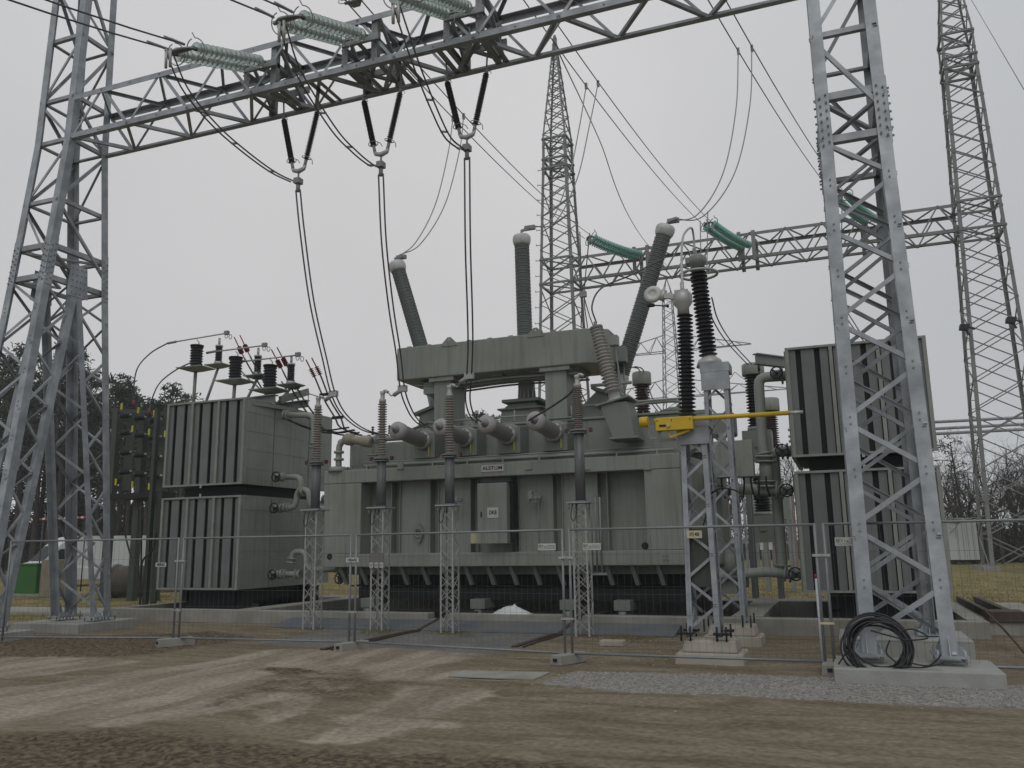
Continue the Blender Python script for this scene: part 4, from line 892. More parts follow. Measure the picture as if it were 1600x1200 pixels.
# tension strings (glass discs)
def tstring(a,e,r,n,label,grp,glass,sep=.2,drp=.0,rings=True,name='tension_string'):
    a=np.array(a,float);e=np.array(e,float);G=E(name,a,label,'insulator string',grp);d=nrm(e-a);side=nrm(np.cross(d,V(0,0,1)))
    L_=np.linalg.norm(e-a)
    for s in (-1,1):
        p=a+side*s*sep;q=e+side*s*sep;P=sag(p,q,drp,n)
        mb=MB()
        for i in range(1,n):
            dd=nrm(P[i+1]-P[i-1]);h=np.linalg.norm(P[1]-P[0])
            mb.lathe([(r*.28,-h*.2),(r*.7,-h*.1),(r,h*.02),(r*.97,h*.07),(r*.5,h*.0),(r*.25,h*.03)],P[i],-dd,14,cap=False)
        g=mb.build('glass_disc_string',glass,G)
        mb=MB();mb.tube(P,.022 if r<.2 else .04,6)
        for i in range(1,n):
            dd=nrm(P[i+1]-P[i-1]);mb.cyl(P[i]-dd*r*.1,P[i]+dd*r*.55,r*.3,8)
        mb.build('cap_and_pin',DGREEN if r<.2 else GLASSG,g)
    mb=MB();mb.bar(a-side*(sep+.08),a+side*(sep+.08),.05,.03);mb.bar(e-side*(sep+.08),e+side*(sep+.08),.06,.05);mb.prism([e-side*(sep+.06),e+side*(sep+.06),e+d*.18+side*.1,e+d*.18-side*.1],V(0,0,.03))
    mb.build('yoke_plate',STEELD,G)
    if rings:
        for s in (-1,1):
            mb=MB();c=e+side*s*sep-d*.12;up=nrm(np.cross(side,d));rr=r*1.5
            mb.tube([c+(up*math.cos(t)+side*math.sin(t))*rr for t in np.linspace(.2,2*PI-.2,18)]+[c+up*rr*1.5],.011 if r<.2 else .03,5);mb.build('arcing_ring',STEELD,G)
        mb=MB();c=a+d*.15;up=V(0,0,1);mb.tube([c-up*.05,c-up*.24+d*.05,c-up*.3+d*.2],.01 if r<.2 else .03,5);mb.build('arcing_horn',STEELD,G)
    return G,side
ends=[]
for x,e,lb in ((ST[0],(-11.05,11.45,11.17),'left clear glass double string pulled toward the camera from the near beam'),(ST[1],(-8.55,11.35,11.13),'middle clear glass double string pulled toward the camera from the near beam'),(ST[2],(-6.2,11.3,11.02),'right clear glass double string pulled toward the camera from the near beam')):
    a=V(x,13.55,12.08);tstring(a,e,.135,15,lb,'clear glass tension strings on the near beam',GLASS,.235);ends.append(V(*e))
def wire(pp,r,mt,label,cat='conductor',grp=None,name='conductor',n=10):
    mb=MB();mb.tube(spline(pp,n) if len(pp)>2 else pp,r,6);o=mb.build(name,mt);return tag(o,label,cat,grp)
def pair(pps,r,mt,label,grp=None,sep=(.05,0,0),spacers=(),name='conductor_pair',clamps=()):
    # twin conductor: one thing, two wire parts
    s=V(*sep) if not callable(sep) else sep
    root=E(name,pps[0],label,'conductor',grp)
    P=spline(pps,10)
    for k in (-1,1):
        mb=MB();mb.tube([p+k*(s if not isinstance(s,list) else s) for p in P],r,6);mb.build('wire',mt,root)
    for i in spacers:
        p=P[int(i*(len(P)-1))];mb=MB();mb.bar(p-s*1.3,p+s*1.3,.03);mb.build('spacer',STEELD,root)
    return root
names=('left','middle','right')
# line conductors toward camera
for k,e in enumerate(ends):
    root=E('line_conductor',e,f'twin overhead conductors leaving the {names[k]} clear glass string toward the viewer','conductor','twin line conductors toward the viewer')
    for s in (-1,1):
        p=e+V(s*.2,-.15,0);mb=MB();mb.tube(sag(p,p+V(-.25*(k==0)-.15,-20,-3.4),.9,16),.016,6);mb.build('wire',WIRE,root)
        mb=MB();mb.cyl(p,p+V(0,-.5,-.14),.026,6);mb.build('dead_end_clamp',STEEL,root)
# jumpers from string ends to V clamps
for k,e in enumerate(ends):
    x=PH[k];c=V(x-.12,14.28,9.56)
    px=[(263,78),(290,140),(335,195),(380,235),(425,268)] if k==0 else [(440,35),(465,110),(520,200),(555,238),(580,258)] if k==1 else [(618,5),(650,100),(680,175),(700,215),(720,232)]
    Ys=[11.1,11.7,12.6,13.4,14.0]
    pps=[AY(a,b_,yy) for (a,b_),yy in zip(px,Ys)]+[c]
    r_=pair(pps,.017,WIRE,f'twin jumper wires sagging from the {names[k]} clear glass string to its V string clamp','twin jumper wires to the V strings',(.05,.03,0),(.35,.55,.8),'jumper_wires')
    mb=MB();mb.cyl(pps[0]+V(-.05,0,.02),pps[0]+V(-.05,.02,-.35),.028,6);mb.cyl(pps[0]+V(.05,0,.02),pps[0]+V(.05,.02,-.35),.028,6);mb.build('compression_sleeve',ALU,r_)
# droppers
DR=[([(468,300),(472,360),(487,470),(507,560),(521,616)],[14.28,14.5,15.2,16.0,16.4],[(540,650),(570,672),(604,680)],[17,17.8,18.5],0),
    ([(596,285),(600,380),(611,480),(622,550),(629,608)],[14.28,14.5,15.2,16.0,16.4],[(640,640),(652,658),(668,668)],[17,17.8,18.4],1),
    ([(730,250),(731,380),(734,480),(735,540),(733,588)],[14.28,14.5,15.2,16.0,16.4],[(731,625),(738,650),(748,659)],[17,17.8,18.4],2)]
for px,Ys,p2,Y2,k in DR:
    pps=[AY(a,b_,yy) for (a,b_),yy in zip(px+p2,Ys+Y2)];pps[0]=V(PH[k],14.28,9.36)
    r_=pair(pps,.017,WIRE,f'twin dropper wires from the {names[k]} V string past a post insulator to a lilac bushing','twin dropper wires',(.055,0,0),(),'dropper_wires')
    c=pps[4];mb=MB();mb.box(c[0]-.1,c[0]+.1,c[1]-.05,c[1]+.05,c[2]-.06,c[2]+.08);mb.cyl(c,c+V(-.22,0,-.12),.05,8)
    t=V(px_[k]+.14,16.7,5.26) if False else V((-11.3,-9.57,-7.88)[k]+.14,16.7,5.26);mb.tube(spline([c+V(-.2,0,-.11),lerp(c+V(-.2,0,-.11),t,.5)+V(0,0,-.05),t],5),.018,6);mb.build('tee_clamp',ALU,r_)
wire([AY(826,657,18.5),AY(870,630,17.9),AY(893,612,17.0),AY(899,596,16.7)],.025,WIRE,'single thick wire from the rightmost lilac bushing up to the rightmost post insulator')
# ------------------------------------------------------------------ upper conductors, far gantry
U2=[AY(921,372,51),AY(1106,350,51),AY(1314,306,51)]
A2=[AY(1000,400,53.8),AY(1166,386,53.8),AY(1362,346,53.8)]
QC=[AY(716,182,25.5),AY(925,131,25.5),AY(1164,76,25.5)]
SG=.55
U1=[]
for q,u in zip(QC,U2):
    t=(25.5-17.3)/(51-17.3);p=(q+V(0,0,4*SG*t*(1-t))-u*t)/(1-t);U1.append(p)
A1=[V(p[0],14.85,17.05) for p in U1]
for k in range(3):
    tstring(A1[k],U1[k],.13,17,f'{names[k]} green glass string hanging over the near portal at the photo top','green glass strings of the upper beam',GLASSG)
    tstring(A2[k],U2[k],.24,24,f'{names[k]} green glass double string on the distant gantry beam','green glass strings on the distant gantry',GLASSG,.33,.14)
    root=E('overhead_conductor',U1[k],f'{names[k]} pair of overhead conductors running to the distant gantry string','conductor','twin overhead conductors to the distant gantry')
    for s in (-1,1):
        mb=MB();mb.tube(sag(U1[k]+V(s*.2,0,0),U2[k]+V(s*.3,0,0),SG,24),.019,6);mb.build('wire',WIRE,root)
for k,(px,Ys) in enumerate((([(706,186),(700,240),(680,320),(650,378),(621,402)],[25.2,24.8,24,23.2,22.3]),([(914,135),(905,200),(888,280),(860,345),(822,356)],[25.2,24.8,24,23.2,22.3]),([(1153,80),(1150,170),(1130,270),(1090,335),(1046,345)],[25.2,24.8,24,23.2,22.3]))):
    root=E('bushing_dropper',QC[k],f'twin wires dropping from the {names[k]} overhead pair onto a high voltage bushing','conductor','twin wires to the high voltage bushings')
    dx=(20,18,24)[k]
    for s in (0,1):
        wp=[AY(a+s*dx*(1,.9,.75,.35,.1)[i],b_-s*(7,5,0,-3,3)[i],Ys[i]) for i,(a,b_) in enumerate(px)];wp[0]=QC[k]+V((s-.5)*.42,0,-.05)
        mb=MB();mb.tube(spline(wp,10),.018,6);mb.build('wire',WIREL,root)
        mb=MB();q=wp[0];mb.box(q[0]-.04,q[0]+.04,q[1]-.04,q[1]+.04,q[2]-.1,q[2]+.12);mb.build('tee_clamp',STEELD,root)
    mb=MB();q=AY(px[-1][0]+6,px[-1][1],22.3);mb.box(q[0]-.16,q[0]+.16,q[1]-.06,q[1]+.06,q[2]-.06,q[2]+.06);mb.build('terminal_clamp',STEELD,root)
wire([AY(872,80,30),AY(935,215,45),AY(1004,372,70),AY(1058,430,200)],.03,WIREL,'thin earth wire slanting down from the portal to the distant pylon')
wire([AY(1515,-5,54),AY(1600,140,40)],.02,WIREL,'thin earth wire crossing the top right corner beside the tall far tower')
# wire fg: neutral bushing lead, tube conductors near CT
wire([AY(932,505,20.2),AY(925,478,20.2),AY(940,450,20.4),AY(985,430,20.8),AY(1040,402,21.3)],.022,WIRE,'dark lead arching from the neutral bushing up behind the leaning bushing')
r_=pair([AY(1108,465,16.3),AY(1118,500,17),AY(1140,535,19),AY(1172,570,22)],.014,WIRE,'twin dark wires from the farther disconnector down to a current transformer',None,(.05,0,0),(),'jumper_wires')
for k,(a,b_,lab) in enumerate((((1094,345),(1096,440),'left'),((1106,330),(1104,450),'right'))):
    wire([AY(a[0],a[1],30),AY((a[0]+b_[0])/2,a[1]*.5+b_[1]*.5,30),AY(b_[0],b_[1],30)],.02,WIREL,f'{lab} hanging wire behind the grading ring of the farther disconnector')
r_=E('dropper_wires',AY(911,372,36),'pair of vertical dark wires in front of the left far tower joining above the conservator','conductor')
for (pp) in ([(906,362),(909,460),(908,512)],[(921,367),(913,460),(918,512)],[(911,458),(920,490),(928,512)]):
    mb=MB();mb.tube(spline([AY(a,b_,34) for a,b_ in pp],6),.025,6);mb.build('wire',WIRE,r_)
mb=MB();q=AY(911,459,34);mb.box(q[0]-.14,q[0]+.14,33.9,34.1,q[2]-.15,q[2]+.1);mb.build('spacer',STEELD,r_)
r_=E('dropper_wires',AY(1310,400,40),'bundle of dark wires hanging inside the right lattice tower outline','conductor')
for pp in ([(1303,300),(1309,400),(1313,470),(1325,500),(1355,540)],[(1316,300),(1315,400),(1318,470),(1335,505),(1362,545)],[(1309,400),(1311,440),(1312,490)]):
    mb=MB();mb.tube(spline([AY(a,b_,34) for a,b_ in pp],6),.022,6);mb.build('wire',WIRE,r_)
# far gantry towers
def fartower(xc,yc,label,steps,dk=0):
    G=E('lattice_tower',(xc,yc,0),label,'tower','tall towers of the distant gantry')
    prof=[(0,1.75,1.75),(21.6,1.17,1.17),(29.3+dk,.92,.92),(30.9+dk,.9,.9),(39.6+dk,.08,.08)]
    def hw(z): return float(np.interp(z,[p[0] for p in prof],[p[1] for p in prof]))
    mb=MB();br=MB();cs=[(-1,-1),(1,-1),(1,1),(-1,1)]
    zs=[0];
    while zs[-1]<38.9+dk: zs.append(zs[-1]+max(.6,hw(zs[-1])*1.1))
    zs.append(39.4+dk)
    for a,b_ in cs:
        for i in range(len(prof)-1):
            z0,h0,_=prof[i];z1,h1,_=prof[i+1];mb.ang((xc+a*h0,yc+b_*h0,z0),(xc+a*h1,yc+b_*h1,z1),.2 if z0<30 else .12,.02,(-a,0,0),(0,-b_,0))
    mb.build('legs',STEELF,G)
    for k in range(4):
        a=cs[k];b_=cs[(k+1)%4]
        zig(br,[(xc+a[0]*hw(z),yc+a[1]*hw(z),z) for z in zs],[(xc+b_[0]*hw(z),yc+b_[1]*hw(z),z) for z in zs],len(zs)-1,.06,bar=True,start=k%2,double=(k%2==0))
    for z in (19.8,21.6,28.6+dk,29.3+dk,30.9+dk):
        for k in range(4):
            a=cs[k];b_=cs[(k+1)%4];h=hw(z);br.bar((xc+a[0]*h,yc+a[1]*h,z),(xc+b_[0]*h,yc+b_[1]*h,z),.13)
        br.bar((xc-h,yc-h,z),(xc+h,yc+h,z),.08);br.bar((xc+h,yc-h,z),(xc-h,yc+h,z),.08)
    br.build('bracing',STEELF,G)
    st=MB()
    for z in np.arange(2,29,1.15 if steps<0 else .5):
        h=hw(z);st.bar((xc-h,yc-h,z),(xc-h-.28,yc-h-.05,z),.04)
        if steps<0: st.bar((xc-h-.28,yc-h-.05,z-.06),(xc-h-.28,yc-h-.05,z+.1),.03)
    st.build('climbing_steps',STEELF,G)
    for a,b_ in cs: mb=MB();mb.box(xc+a*1.75-.4,xc+a*1.75+.4,yc+b_*1.75-.4,yc+b_*1.75+.4,-.2,.25);mb.build('footing',CONC,G)
    return G
FLX,FRX,FYc=-17.25,9.15,55.2
TWL=fartower(FLX,FYc,'tall thin lattice tower rising behind the conservator with pointed spire',-1)
TWR=fartower(FRX,FYc,'tall lattice tower at the right photo edge with two floodlights',1,1.8)
G=E('gantry_beam',(-4,FYc,20),'long horizontal lattice beam between the two distant towers','beam')
mb=MB();ya,yb=FYc-1.1,FYc+1.1
for y in (ya,yb):
    for z in (19.75,21.5): mb.ang((FLX+1.1,y,z),(FRX-1.1,y,z),.2,.02,(0,1 if y<FYc else -1,0),(0,0,1 if z<20 else -1))
mb.build('chord',STEELF,G)
mb=MB();n=22;xs_=np.linspace(FLX+1.1,FRX-1.1,n+1)
for y in (ya,yb): zig(mb,[(x,y,19.75) for x in xs_],[(x,y,21.5) for x in xs_],n,.085,bar=True)
for z in (19.75,21.5): zig(mb,[(x,ya,z) for x in xs_],[(x,yb,z) for x in xs_],n,.075,bar=True,start=1)
mb.build('bracing',STEELF,G)
for a in A2:
    mb=MB()
    for dx in (-.45,.45):
        for y in (ya-.05,yb+.05): mb.box(a[0]+dx-.12,a[0]+dx+.12,y-.04,y+.04,19.6,21.6)
        for z in (20.2,21.2): mb.box(a[0]+dx-.07,a[0]+dx+.07,ya,yb,z-.07,z+.07)
    mb.build('hanger_frame',STEELF,G)
for k,(px,py) in enumerate(((1509,511),(1582,500))):
    p=AY(px,py,53.2);mb=MB();mb.hexa([p+V(-.35,-.25,-.12),p+V(.1,-.25,-.2),p+V(.1,.25,-.2),p+V(-.35,.25,-.12),p+V(-.3,-.25,.15),p+V(.2,-.25,.12),p+V(.2,.25,.12),p+V(-.3,.25,.15)]);mb.bar(p+V(.1,0,0),p+V(.5,.3,-.1),.08);mb.bar(p+V(.0,0,-.2),p+V(.15,0,-.5),.1)
    tag(mb.build('floodlight',BLACK),('black floodlight on the left leg of the far right tower','black floodlight on the right leg of the far right tower')[k],'floodlight')
# far pylon
PY_=200.;def_=None
G=E('power_pylon',(AY(1055,700,PY_)[0],PY_,0),'distant power pylon with two crossarm levels seen behind the disconnector','pylon')
xc=G.location[0];mb=MB();cs=[(-1,-1),(1,-1),(1,1),(-1,1)]
def hw(z): return float(np.interp(z,[0,30,62,66],[4.5,2.1,1.,.1]))
zs=[0]
while zs[-1]<62: zs.append(zs[-1]+max(1.4,hw(zs[-1])*1.2))
for k in range(4):
    a=cs[k];b_=cs[(k+1)%4]
    for i in range(len(zs)-1): mb.bar((xc+a[0]*hw(zs[i]),PY_+a[1]*hw(zs[i]),zs[i]),(xc+a[0]*hw(zs[i+1]),PY_+a[1]*hw(zs[i+1]),zs[i+1]),.22)
    zig(mb,[(xc+a[0]*hw(z),PY_+a[1]*hw(z),z) for z in zs],[(xc+b_[0]*hw(z),PY_+b_[1]*hw(z),z) for z in zs],len(zs)-1,.13,bar=True)
for a,b_ in cs: mb.bar((xc+a*hw(zs[-1]),PY_+b_*hw(zs[-1]),zs[-1]),(xc,PY_,66),.2)
mb.build('mast',STEELF,G)
for z,l,h in ((47.3,19,4.2),(36.,27,4.5)):
    for s in (-1,1):
        mb=MB();n=9;lo=[V(xc+s*(1.2+(l-1.2)*i/n),PY_-1.2*(1-i/n),z) for i in range(n+1)];lo2=[V(p[0],PY_+1.2*(1-i/n),z) for i,p in enumerate(lo)];up=[V(p[0],PY_,z+h*(1-i/n)+.1) for i,p in enumerate(lo)]
        for A_,B_ in ((lo,up),(lo2,up)):
            zig(mb,A_,B_,n,.13,bar=True)
        for A_ in (lo,lo2,up):
            for i in range(n): mb.bar(A_[i],A_[i+1],.2)
        if l>20:
            mb2=[V(xc+s*l*.45,PY_,z+h*.55),V(xc+s*l*.55,PY_,z+h*1.1)];mb.bar(V(xc+s*l*.4,PY_,z),mb2[1],.15);mb.bar(mb2[1],V(xc+s*l*.75,PY_,z),.15)
        mb.build('crossarm',STEELF,G)
# busbars far
for k,(a,b_) in enumerate(((658,653),(669,663),(677,671))):
    mb=MB();p=AY(1462,a,62);q=AY(1640,b_-1,62);mb.tube([V(-3,62,p[2]),V(26,62,p[2]+(q[2]-p[2]))],.10,8)
    tag(mb.build('busbar_tube',STEEL),('highest','middle','lowest')[k]+' of three horizontal busbar tubes beyond the right tower','busbar','horizontal busbar tubes')
for k,x in enumerate((3.5,15.)):
    P=E('busbar_support',(x,62,0),('left','right')[k]+' far steel frame holding the three busbar tubes','frame');mb=MB()
    for dx in (-.6,.6): mb.box(x+dx-.12,x+dx+.12,62.15,62.4,0,9.6)
    for z in (9.1,8.6,8.2): mb.box(x-.8,x+.8,62.15,62.35,z-.05,z+.05)
    mb.build('frame',STEELF,P)
# ------------------------------------------------------------------ current transformers right of the tank
def ct(px,ytop,ybase,Y,w,label,base=True,ins=BROWN,capmt=PAINT,capy=None):
    t=AY(px,ytop,Y);c=AY(px,capy,Y);b_=AY(px,ybase,Y);x=c[0];P=E('instrument_transformer',(x,Y,0),label,'instrument transformer')
    mb=MB();mb.lathe([(w*1.15,0),(w*1.2,.02),(w*1.2,t[2]-c[2]-.04),(w*1.1,t[2]-c[2])],(x,Y,c[2]),(0,0,1),24);mb.build('head_housing',capmt,P)
    mb=MB();mb.ins((x,Y,b_[2]),(x,Y,c[2]-.02),w*.68,w*.98,int((c[2]-b_[2])/.085),16,.8);mb.build('porcelain',ins,P)
    mb=MB();mb.lathe([(w*1.0,-.12),(w*1.0,0)],(x,Y,b_[2]),(0,0,1),20);mb.box(x-w*1.5,x+w*1.5,Y-w*1.3,Y+w*1.3,b_[2]-.95,b_[2]-.12)
    mb.box(x-.1,x+.1,Y-w*1.4,Y-w*1.3,b_[2]-.6,b_[2]-.4);mb.build('base_tank',PAINTD,P)
    if base:
        mb=MB()
        for a in (-1,1):
            for c_ in (-1,1): mb.box(x+a*w*1.3-.06,x+a*w*1.3+.06,Y+c_*w*1.2-.06,Y+c_*w*1.2+.06,0,b_[2]-.96)
        mb.build('support_leg',STEELD,P)
ct(1003,582,650,27.,.26,'grey capped brown transformer column behind the right leaning bushing',capy=602)
ct(1177,569,668,24.5,.26,'tall brown ribbed instrument transformer between tank and right radiator',ins=INS,capy=587)
ct(1201,623,772,33.,.34,'short grey capped instrument transformer partly behind the right radiator pipes',ins=BROWN,capy=643)
ct(1188,745,800,28.,.3,'low black ribbed transformer behind the right oil pipes',ins=INS,capy=742)
r_=pair([AY(989,573,26),AY(1000,576,26.5),AY(1006,586,27)],.02,WIRE,'short twin leads entering the head of the transformer column behind the leaning bushing',None,(.06,0,0),(),'lead_wires')
r_=pair([AY(1009,602,27),AY(1018,625,26),AY(1033,645,24)],.02,WIRE,'short twin dark leads slanting down to the transformer cover behind the yellow arm',None,(.06,0,0),(),'lead_wires')
# I beam jib above right radiator
P=E('jib_beam',tuple(AY(1200,560,21.5)),'short steel jib beam with hanging hook beside the right radiator top','beam')
a=AY(1180,553,20.6);b_=AY(1226,559,21.6);mb=MB();mb.bar(a,b_,.16,.03,up=(0,0,1));mb.bar(a-V(0,0,.12),b_-V(0,0,.12),.03,.22,up=(0,0,1));mb.bar(a-V(0,0,.24),b_-V(0,0,.24),.16,.03,up=(0,0,1));mb.build('beam',PAINTD,P)
mb=MB();mb.tube([a-V(-.06,0,.24),a-V(-.06,0,.62)],.015,6);mb.cyl(a-V(-.06,0,.3),a-V(-.06,0,.42),.03,8);mb.build('hook',BLACK,P)
# fence / noise-screen like palisade of instrument supports far behind pipes
P=E('palisade_fence',(4.,46,0),'row of upright pale posts far behind the right oil pipes','fence')
for (a,b_,Y_) in ((1138,1240,46.),):
    for k in range(19):
        p=AY(a+(b_-a)*k/18,800,Y_);h=AY(a,770,Y_)[2]+.35*math.sin(k*2.3);mb=MB();mb.box(p[0]-.07,p[0]+.07,Y_-.05+(k%3)*.8,Y_+.07+(k%3)*.8,0,h);mb.build('post',STEEL if k%3 else mat('brownish post',(.2,.15,.13),.7),P)
    mb=MB();p=AY(a,840,Y_);q=AY(b_,840,Y_);mb.box(p[0],q[0],Y_-.12,Y_-.055,1.7,1.8);mb.build('rail',STEELD,P)
p=AY(1197,850,44);mb=MB();mb.box(p[0]-.3,p[0]+.3,43.9,43.93,p[2]-.28,p[2]+.28);s_=tag(mb.build('warning_sign',SIGNW),'small white sign hung among the pale posts behind the pipes','sign');s_.location=(0,0,0)

# ------------------------------------------------------------------ arrester platform over left radiators
P=E('arrester_platform',(-17,21.5,6.05),'steel frame on top of the left radiators carrying arrester trays','platform')
AR=[((306,570,22.0),(341,567,23.2)),((367,585,21.6),(402,583,22.8)),((421,598,21.2),(452,594,22.4))]
AR=[((306,566,21.2),(341,566,22.3)),((367,586,20.9),(402,583,22.0)),((421,600,20.6),(454,597,21.7))]
mb=MB();mb.bar((-18.6,20.9,6.25),(-15.3,20.4,6.25),.25,.03,up=(0,0,1));mb.bar((-18.6,20.9,6.12),(-15.3,20.4,6.12),.03,.22,up=(0,0,1));mb.bar((-18.4,22.2,6.25),(-15.0,21.6,6.25),.2,.03,up=(0,0,1));mb.bar((-18.4,22.2,6.14),(-15.,21.6,6.14),.03,.2,up=(0,0,1))
a=AY(437,625,21);b_=AY(482,612,22.5);mb.bar(a,b_,.05,.22,up=(0,0,1));mb.bar(b_,b_-V(0,0,.5),.02)
mb.build('base_beam',PAINTD,P)
k=0
for (ax,ay,aY),(bx_,by,bY) in AR:
    for (px,py,Y_,big) in ((ax,ay,aY,1),(bx_,by,bY,0)):
        k+=1;c=AY(px,py+(9 if big else 4),Y_);r=.205 if big else .12;h=.70 if big else .62;x=c[0];z=c[2]
        mb=MB();rr=.36 if big else .27;mb.hexa([(x-rr*.4,Y_-rr*.4,z-.12),(x+rr*.4,Y_-rr*.4,z-.12),(x+rr*.4,Y_+rr*.4,z-.12),(x-rr*.4,Y_+rr*.4,z-.12),(x-rr*1.35,Y_-rr,z-.03),(x+rr*1.35,Y_-rr,z-.03),(x+rr*1.35,Y_+rr,z-.03),(x-rr*1.35,Y_+rr,z-.03)]);mb.box(x-rr*1.35,x+rr*1.35,Y_-rr,Y_+rr,z-.03,z-.002);mb.build('tray',PAINT,P)
        mb=MB();q=V(x,Y_,z-.12);ft=V(x-.02 if big else x-.35,Y_ if big else Y_-.3,6.1);mb.cyl(ft,q,.055 if big else .045,10);mb.build('strut',PAINT,P)
        R=E('surge_arrester',(x,Y_,z),('wide black surge arrester','slim black surge arrester')[1-big]+' on the '+('left','middle','right')[(k-1)//2]+' tray pair above the left radiators','surge arrester','surge arresters above the left radiators')
        mb=MB();mb.ins((x,Y_,z+(0 if big else .1)),(x,Y_,z+h),r*.82,r*1.02,8 if big else 9,18,.8);mb.build('ribbed_body',INS,R)
        mb=MB();mb.lathe([(r*1.02,0),(r*1.05,.05),(r*.6,.06),(.02,.07)],(x,Y_,z+h),(0,0,1),18);mb.build('cap',BLACK if big else ALUW,R)
        if not big: mb=MB();mb.lathe([(r*1.15,0),(r*1.15,.1)],(x,Y_,z+.001),(0,0,1),16);mb.cyl((x,Y_,z+h+.06),(x,Y_,z+h+.3),.04,10);mb.build('metal_fitting',ALU,R)
        else: mb=MB();mb.tube(spline([(x,Y_,z+h+.06),(x+.07,Y_,z+h+.1),(x+.05,Y_,z+h+.17),(x-.02,Y_,z+h+.24)],4),.018,6);mb.build('hook_terminal',ALU,R)
mb=MB()
for pp in (((400,590),(505,622)),((396,598),(440,640)),((440,596),(465,640)),((496,620),(498,640)),((358,560),(396,600))):
    mb.bar(AY(*pp[0],21.9),AY(*pp[1],21.7),.05,.03)
mb.bar(AY(392,630,19.6),AY(462,641,21.5),.09,.09);mb.build('cable_rail',PAINT,P)
BT=[[(262,536),(285,530),(320,524),(352,521)],[(323,551),(345,549),(380,543),(411,540)],[(370,566),(400,561),(440,557),(463,555)]]
for i,pp in enumerate(BT):
    Y_=(21.7,21.4,21.1)[i];R=E('busbar_tube',tuple(AY(*pp[0],Y_)),('upper left','middle','lower right')[i]+' tubular lead over the arresters on the left radiators','busbar','tubular leads over the arresters')
    mb=MB();mb.tube([AY(*pp[0],Y_),AY(*pp[-1],Y_+.6)],.025,8);mb.build('tube',ALU,R)
    mb=MB();mb.tube([AY(*pp[0],Y_)+V(-.0,0,-.01),AY(pp[0][0]+13,pp[0][1]-2,Y_)],.042,8);mb.build('coupling',STEELD,R)
    q=AY(*pp[-1],Y_+.6);mb=MB();mb.box(q[0]-.02,q[0]+.14,q[1]-.05,q[1]+.05,q[2]-.05,q[2]+.08)
    mb.tube([q+V(.05+.06*math.cos(t),0,-.09+.08*math.sin(t)) for t in np.linspace(0,2*PI,12)[:-1]],.012,5,True);mb.tube([q+V(.22+.06*math.cos(t),0,-.14+.08*math.sin(t)) for t in np.linspace(0,2*PI,12)[:-1]],.012,5,True);mb.build('terminal_clamp',STEELD,R)
    # red tipped cables falling to transformer
    C=[[(366,527),(382,560),(405,600),(428,638),(450,656),(500,672),(545,668)],[(424,546),(442,580),(460,615),(485,652),(500,668),(530,676),(552,672)],[(478,562),(492,590),(507,625),(523,652),(530,666),(545,674),(556,676)]][i]
    Ys=[22.3-.3*i,22,21.7,21.3,21,20.6,20.2]
    K=E('cable_pair',tuple(AY(*C[0],22)),('left','middle','right')[i]+' pair of black cables with red tops running from the arresters to the transformer','cable','black cables with red tops')
    for s in (0,1):
        P_=spline([AY(a_+s*9,b2+s*(-3 if j<2 else 4 if j>3 else 0),Ys[j]) for j,(a_,b2) in enumerate(C)],8);nn=len(P_);c1=max(6,int(nn*.2))
        mb=MB();mb.tube(P_[c1-1:],.026,6);mb.build('black_cable',RUBB,K)
        mb=MB();mb.tube(P_[:c1],.02,6);d=nrm(P_[c1//2+2]-P_[c1//2]);mb.ins(P_[c1//2],P_[c1//2]+d*.3,.03,.085,5,10);mb.build('red_termination',REDW,K)
    for j in (int(nn*.3),int(nn*.5)):
        mb=MB();q=P_[j];mb.box(q[0]-.28,q[0]+.08,q[1]-.04,q[1]+.04,q[2]-.04,q[2]+.04);mb.build('cable_cleat',BLACK,K)
wire([AY(262,536,21.7),AY(235,552,22.5),AY(215,575,23.3),AY(209,605,23.8),AY(209,632,24)],.024,WIRE,'grey wire arching left from the arresters down to the dark cable rack')
wire([AY(306,563,21.7),AY(275,578,22.3),AY(250,598,23),AY(238,622,23.5),AY(233,645,23.5)],.024,WIRE,'second grey wire curving from the arrester tray down to the cable rack')
mb=MB()
for a_,b2 in (((209,625),(209,636)),((234,638),(232,650))): mb.tube([AY(*a_,23.9),AY(*b2,23.9)],.05,6)
tag(mb.build('cable_sleeve',REDW),'red sleeves where the arching wires meet the dark cable rack','sleeve')
# ------------------------------------------------------------------ cable rack at left (dark)
RY=24.5;R=E('cable_rack',tuple(AY(220,950,21)[:2])+(0,),'dark steel rack with rows of black insulators left of the radiators','cable rack')
mb=MB()
for px in (180,222,256):
    a=AY(px,640,RY);mb.box(a[0]-.13,a[0]+.13,RY,RY+.25,0,AY(px,638+(px-180)*.22,RY)[2])
for py in (640,776): a=AY(172,py,RY);b_=AY(262,py+6,RY);mb.bar(a+V(0,.1,0),b_+V(0,.1,0),.14)
for px in (198,240): a=AY(px,655,RY);b_=AY(px,765,RY);mb.box(a[0]-.3,a[0]+.12,RY+.3,RY+.35,b_[2],a[2])
mb.build('frame',DGREEN,R)
mb=MB();a=AY(174,776,RY-.3);b_=AY(258,780,RY-.3);mb.box(a[0],b_[0],RY-.4,RY+.2,a[2]-.1,a[2]+.1);mb.build('cross_tray',BLACK,R)
for ci,px in enumerate((196,219,243)):
    for ri,py in enumerate((649,676,707,737)):
        c=AY(px,py+ci*3.5,RY-.25);mb=MB();mb.ins(c+V(-.21,0,0),c+V(.21,0,0),.08,.12,6,10,.8);q=mb.build('black_insulator',INS,R)
        mb=MB();mb.cyl(c+V(-.28,0,.02),c+V(-.21,0,.0),.04,8);mb.cyl(c+V(.21,0,0),c+V(.28,0,.02),.04,8);mb.build('end_cap',ALU if ri>1 else STEELD,q)
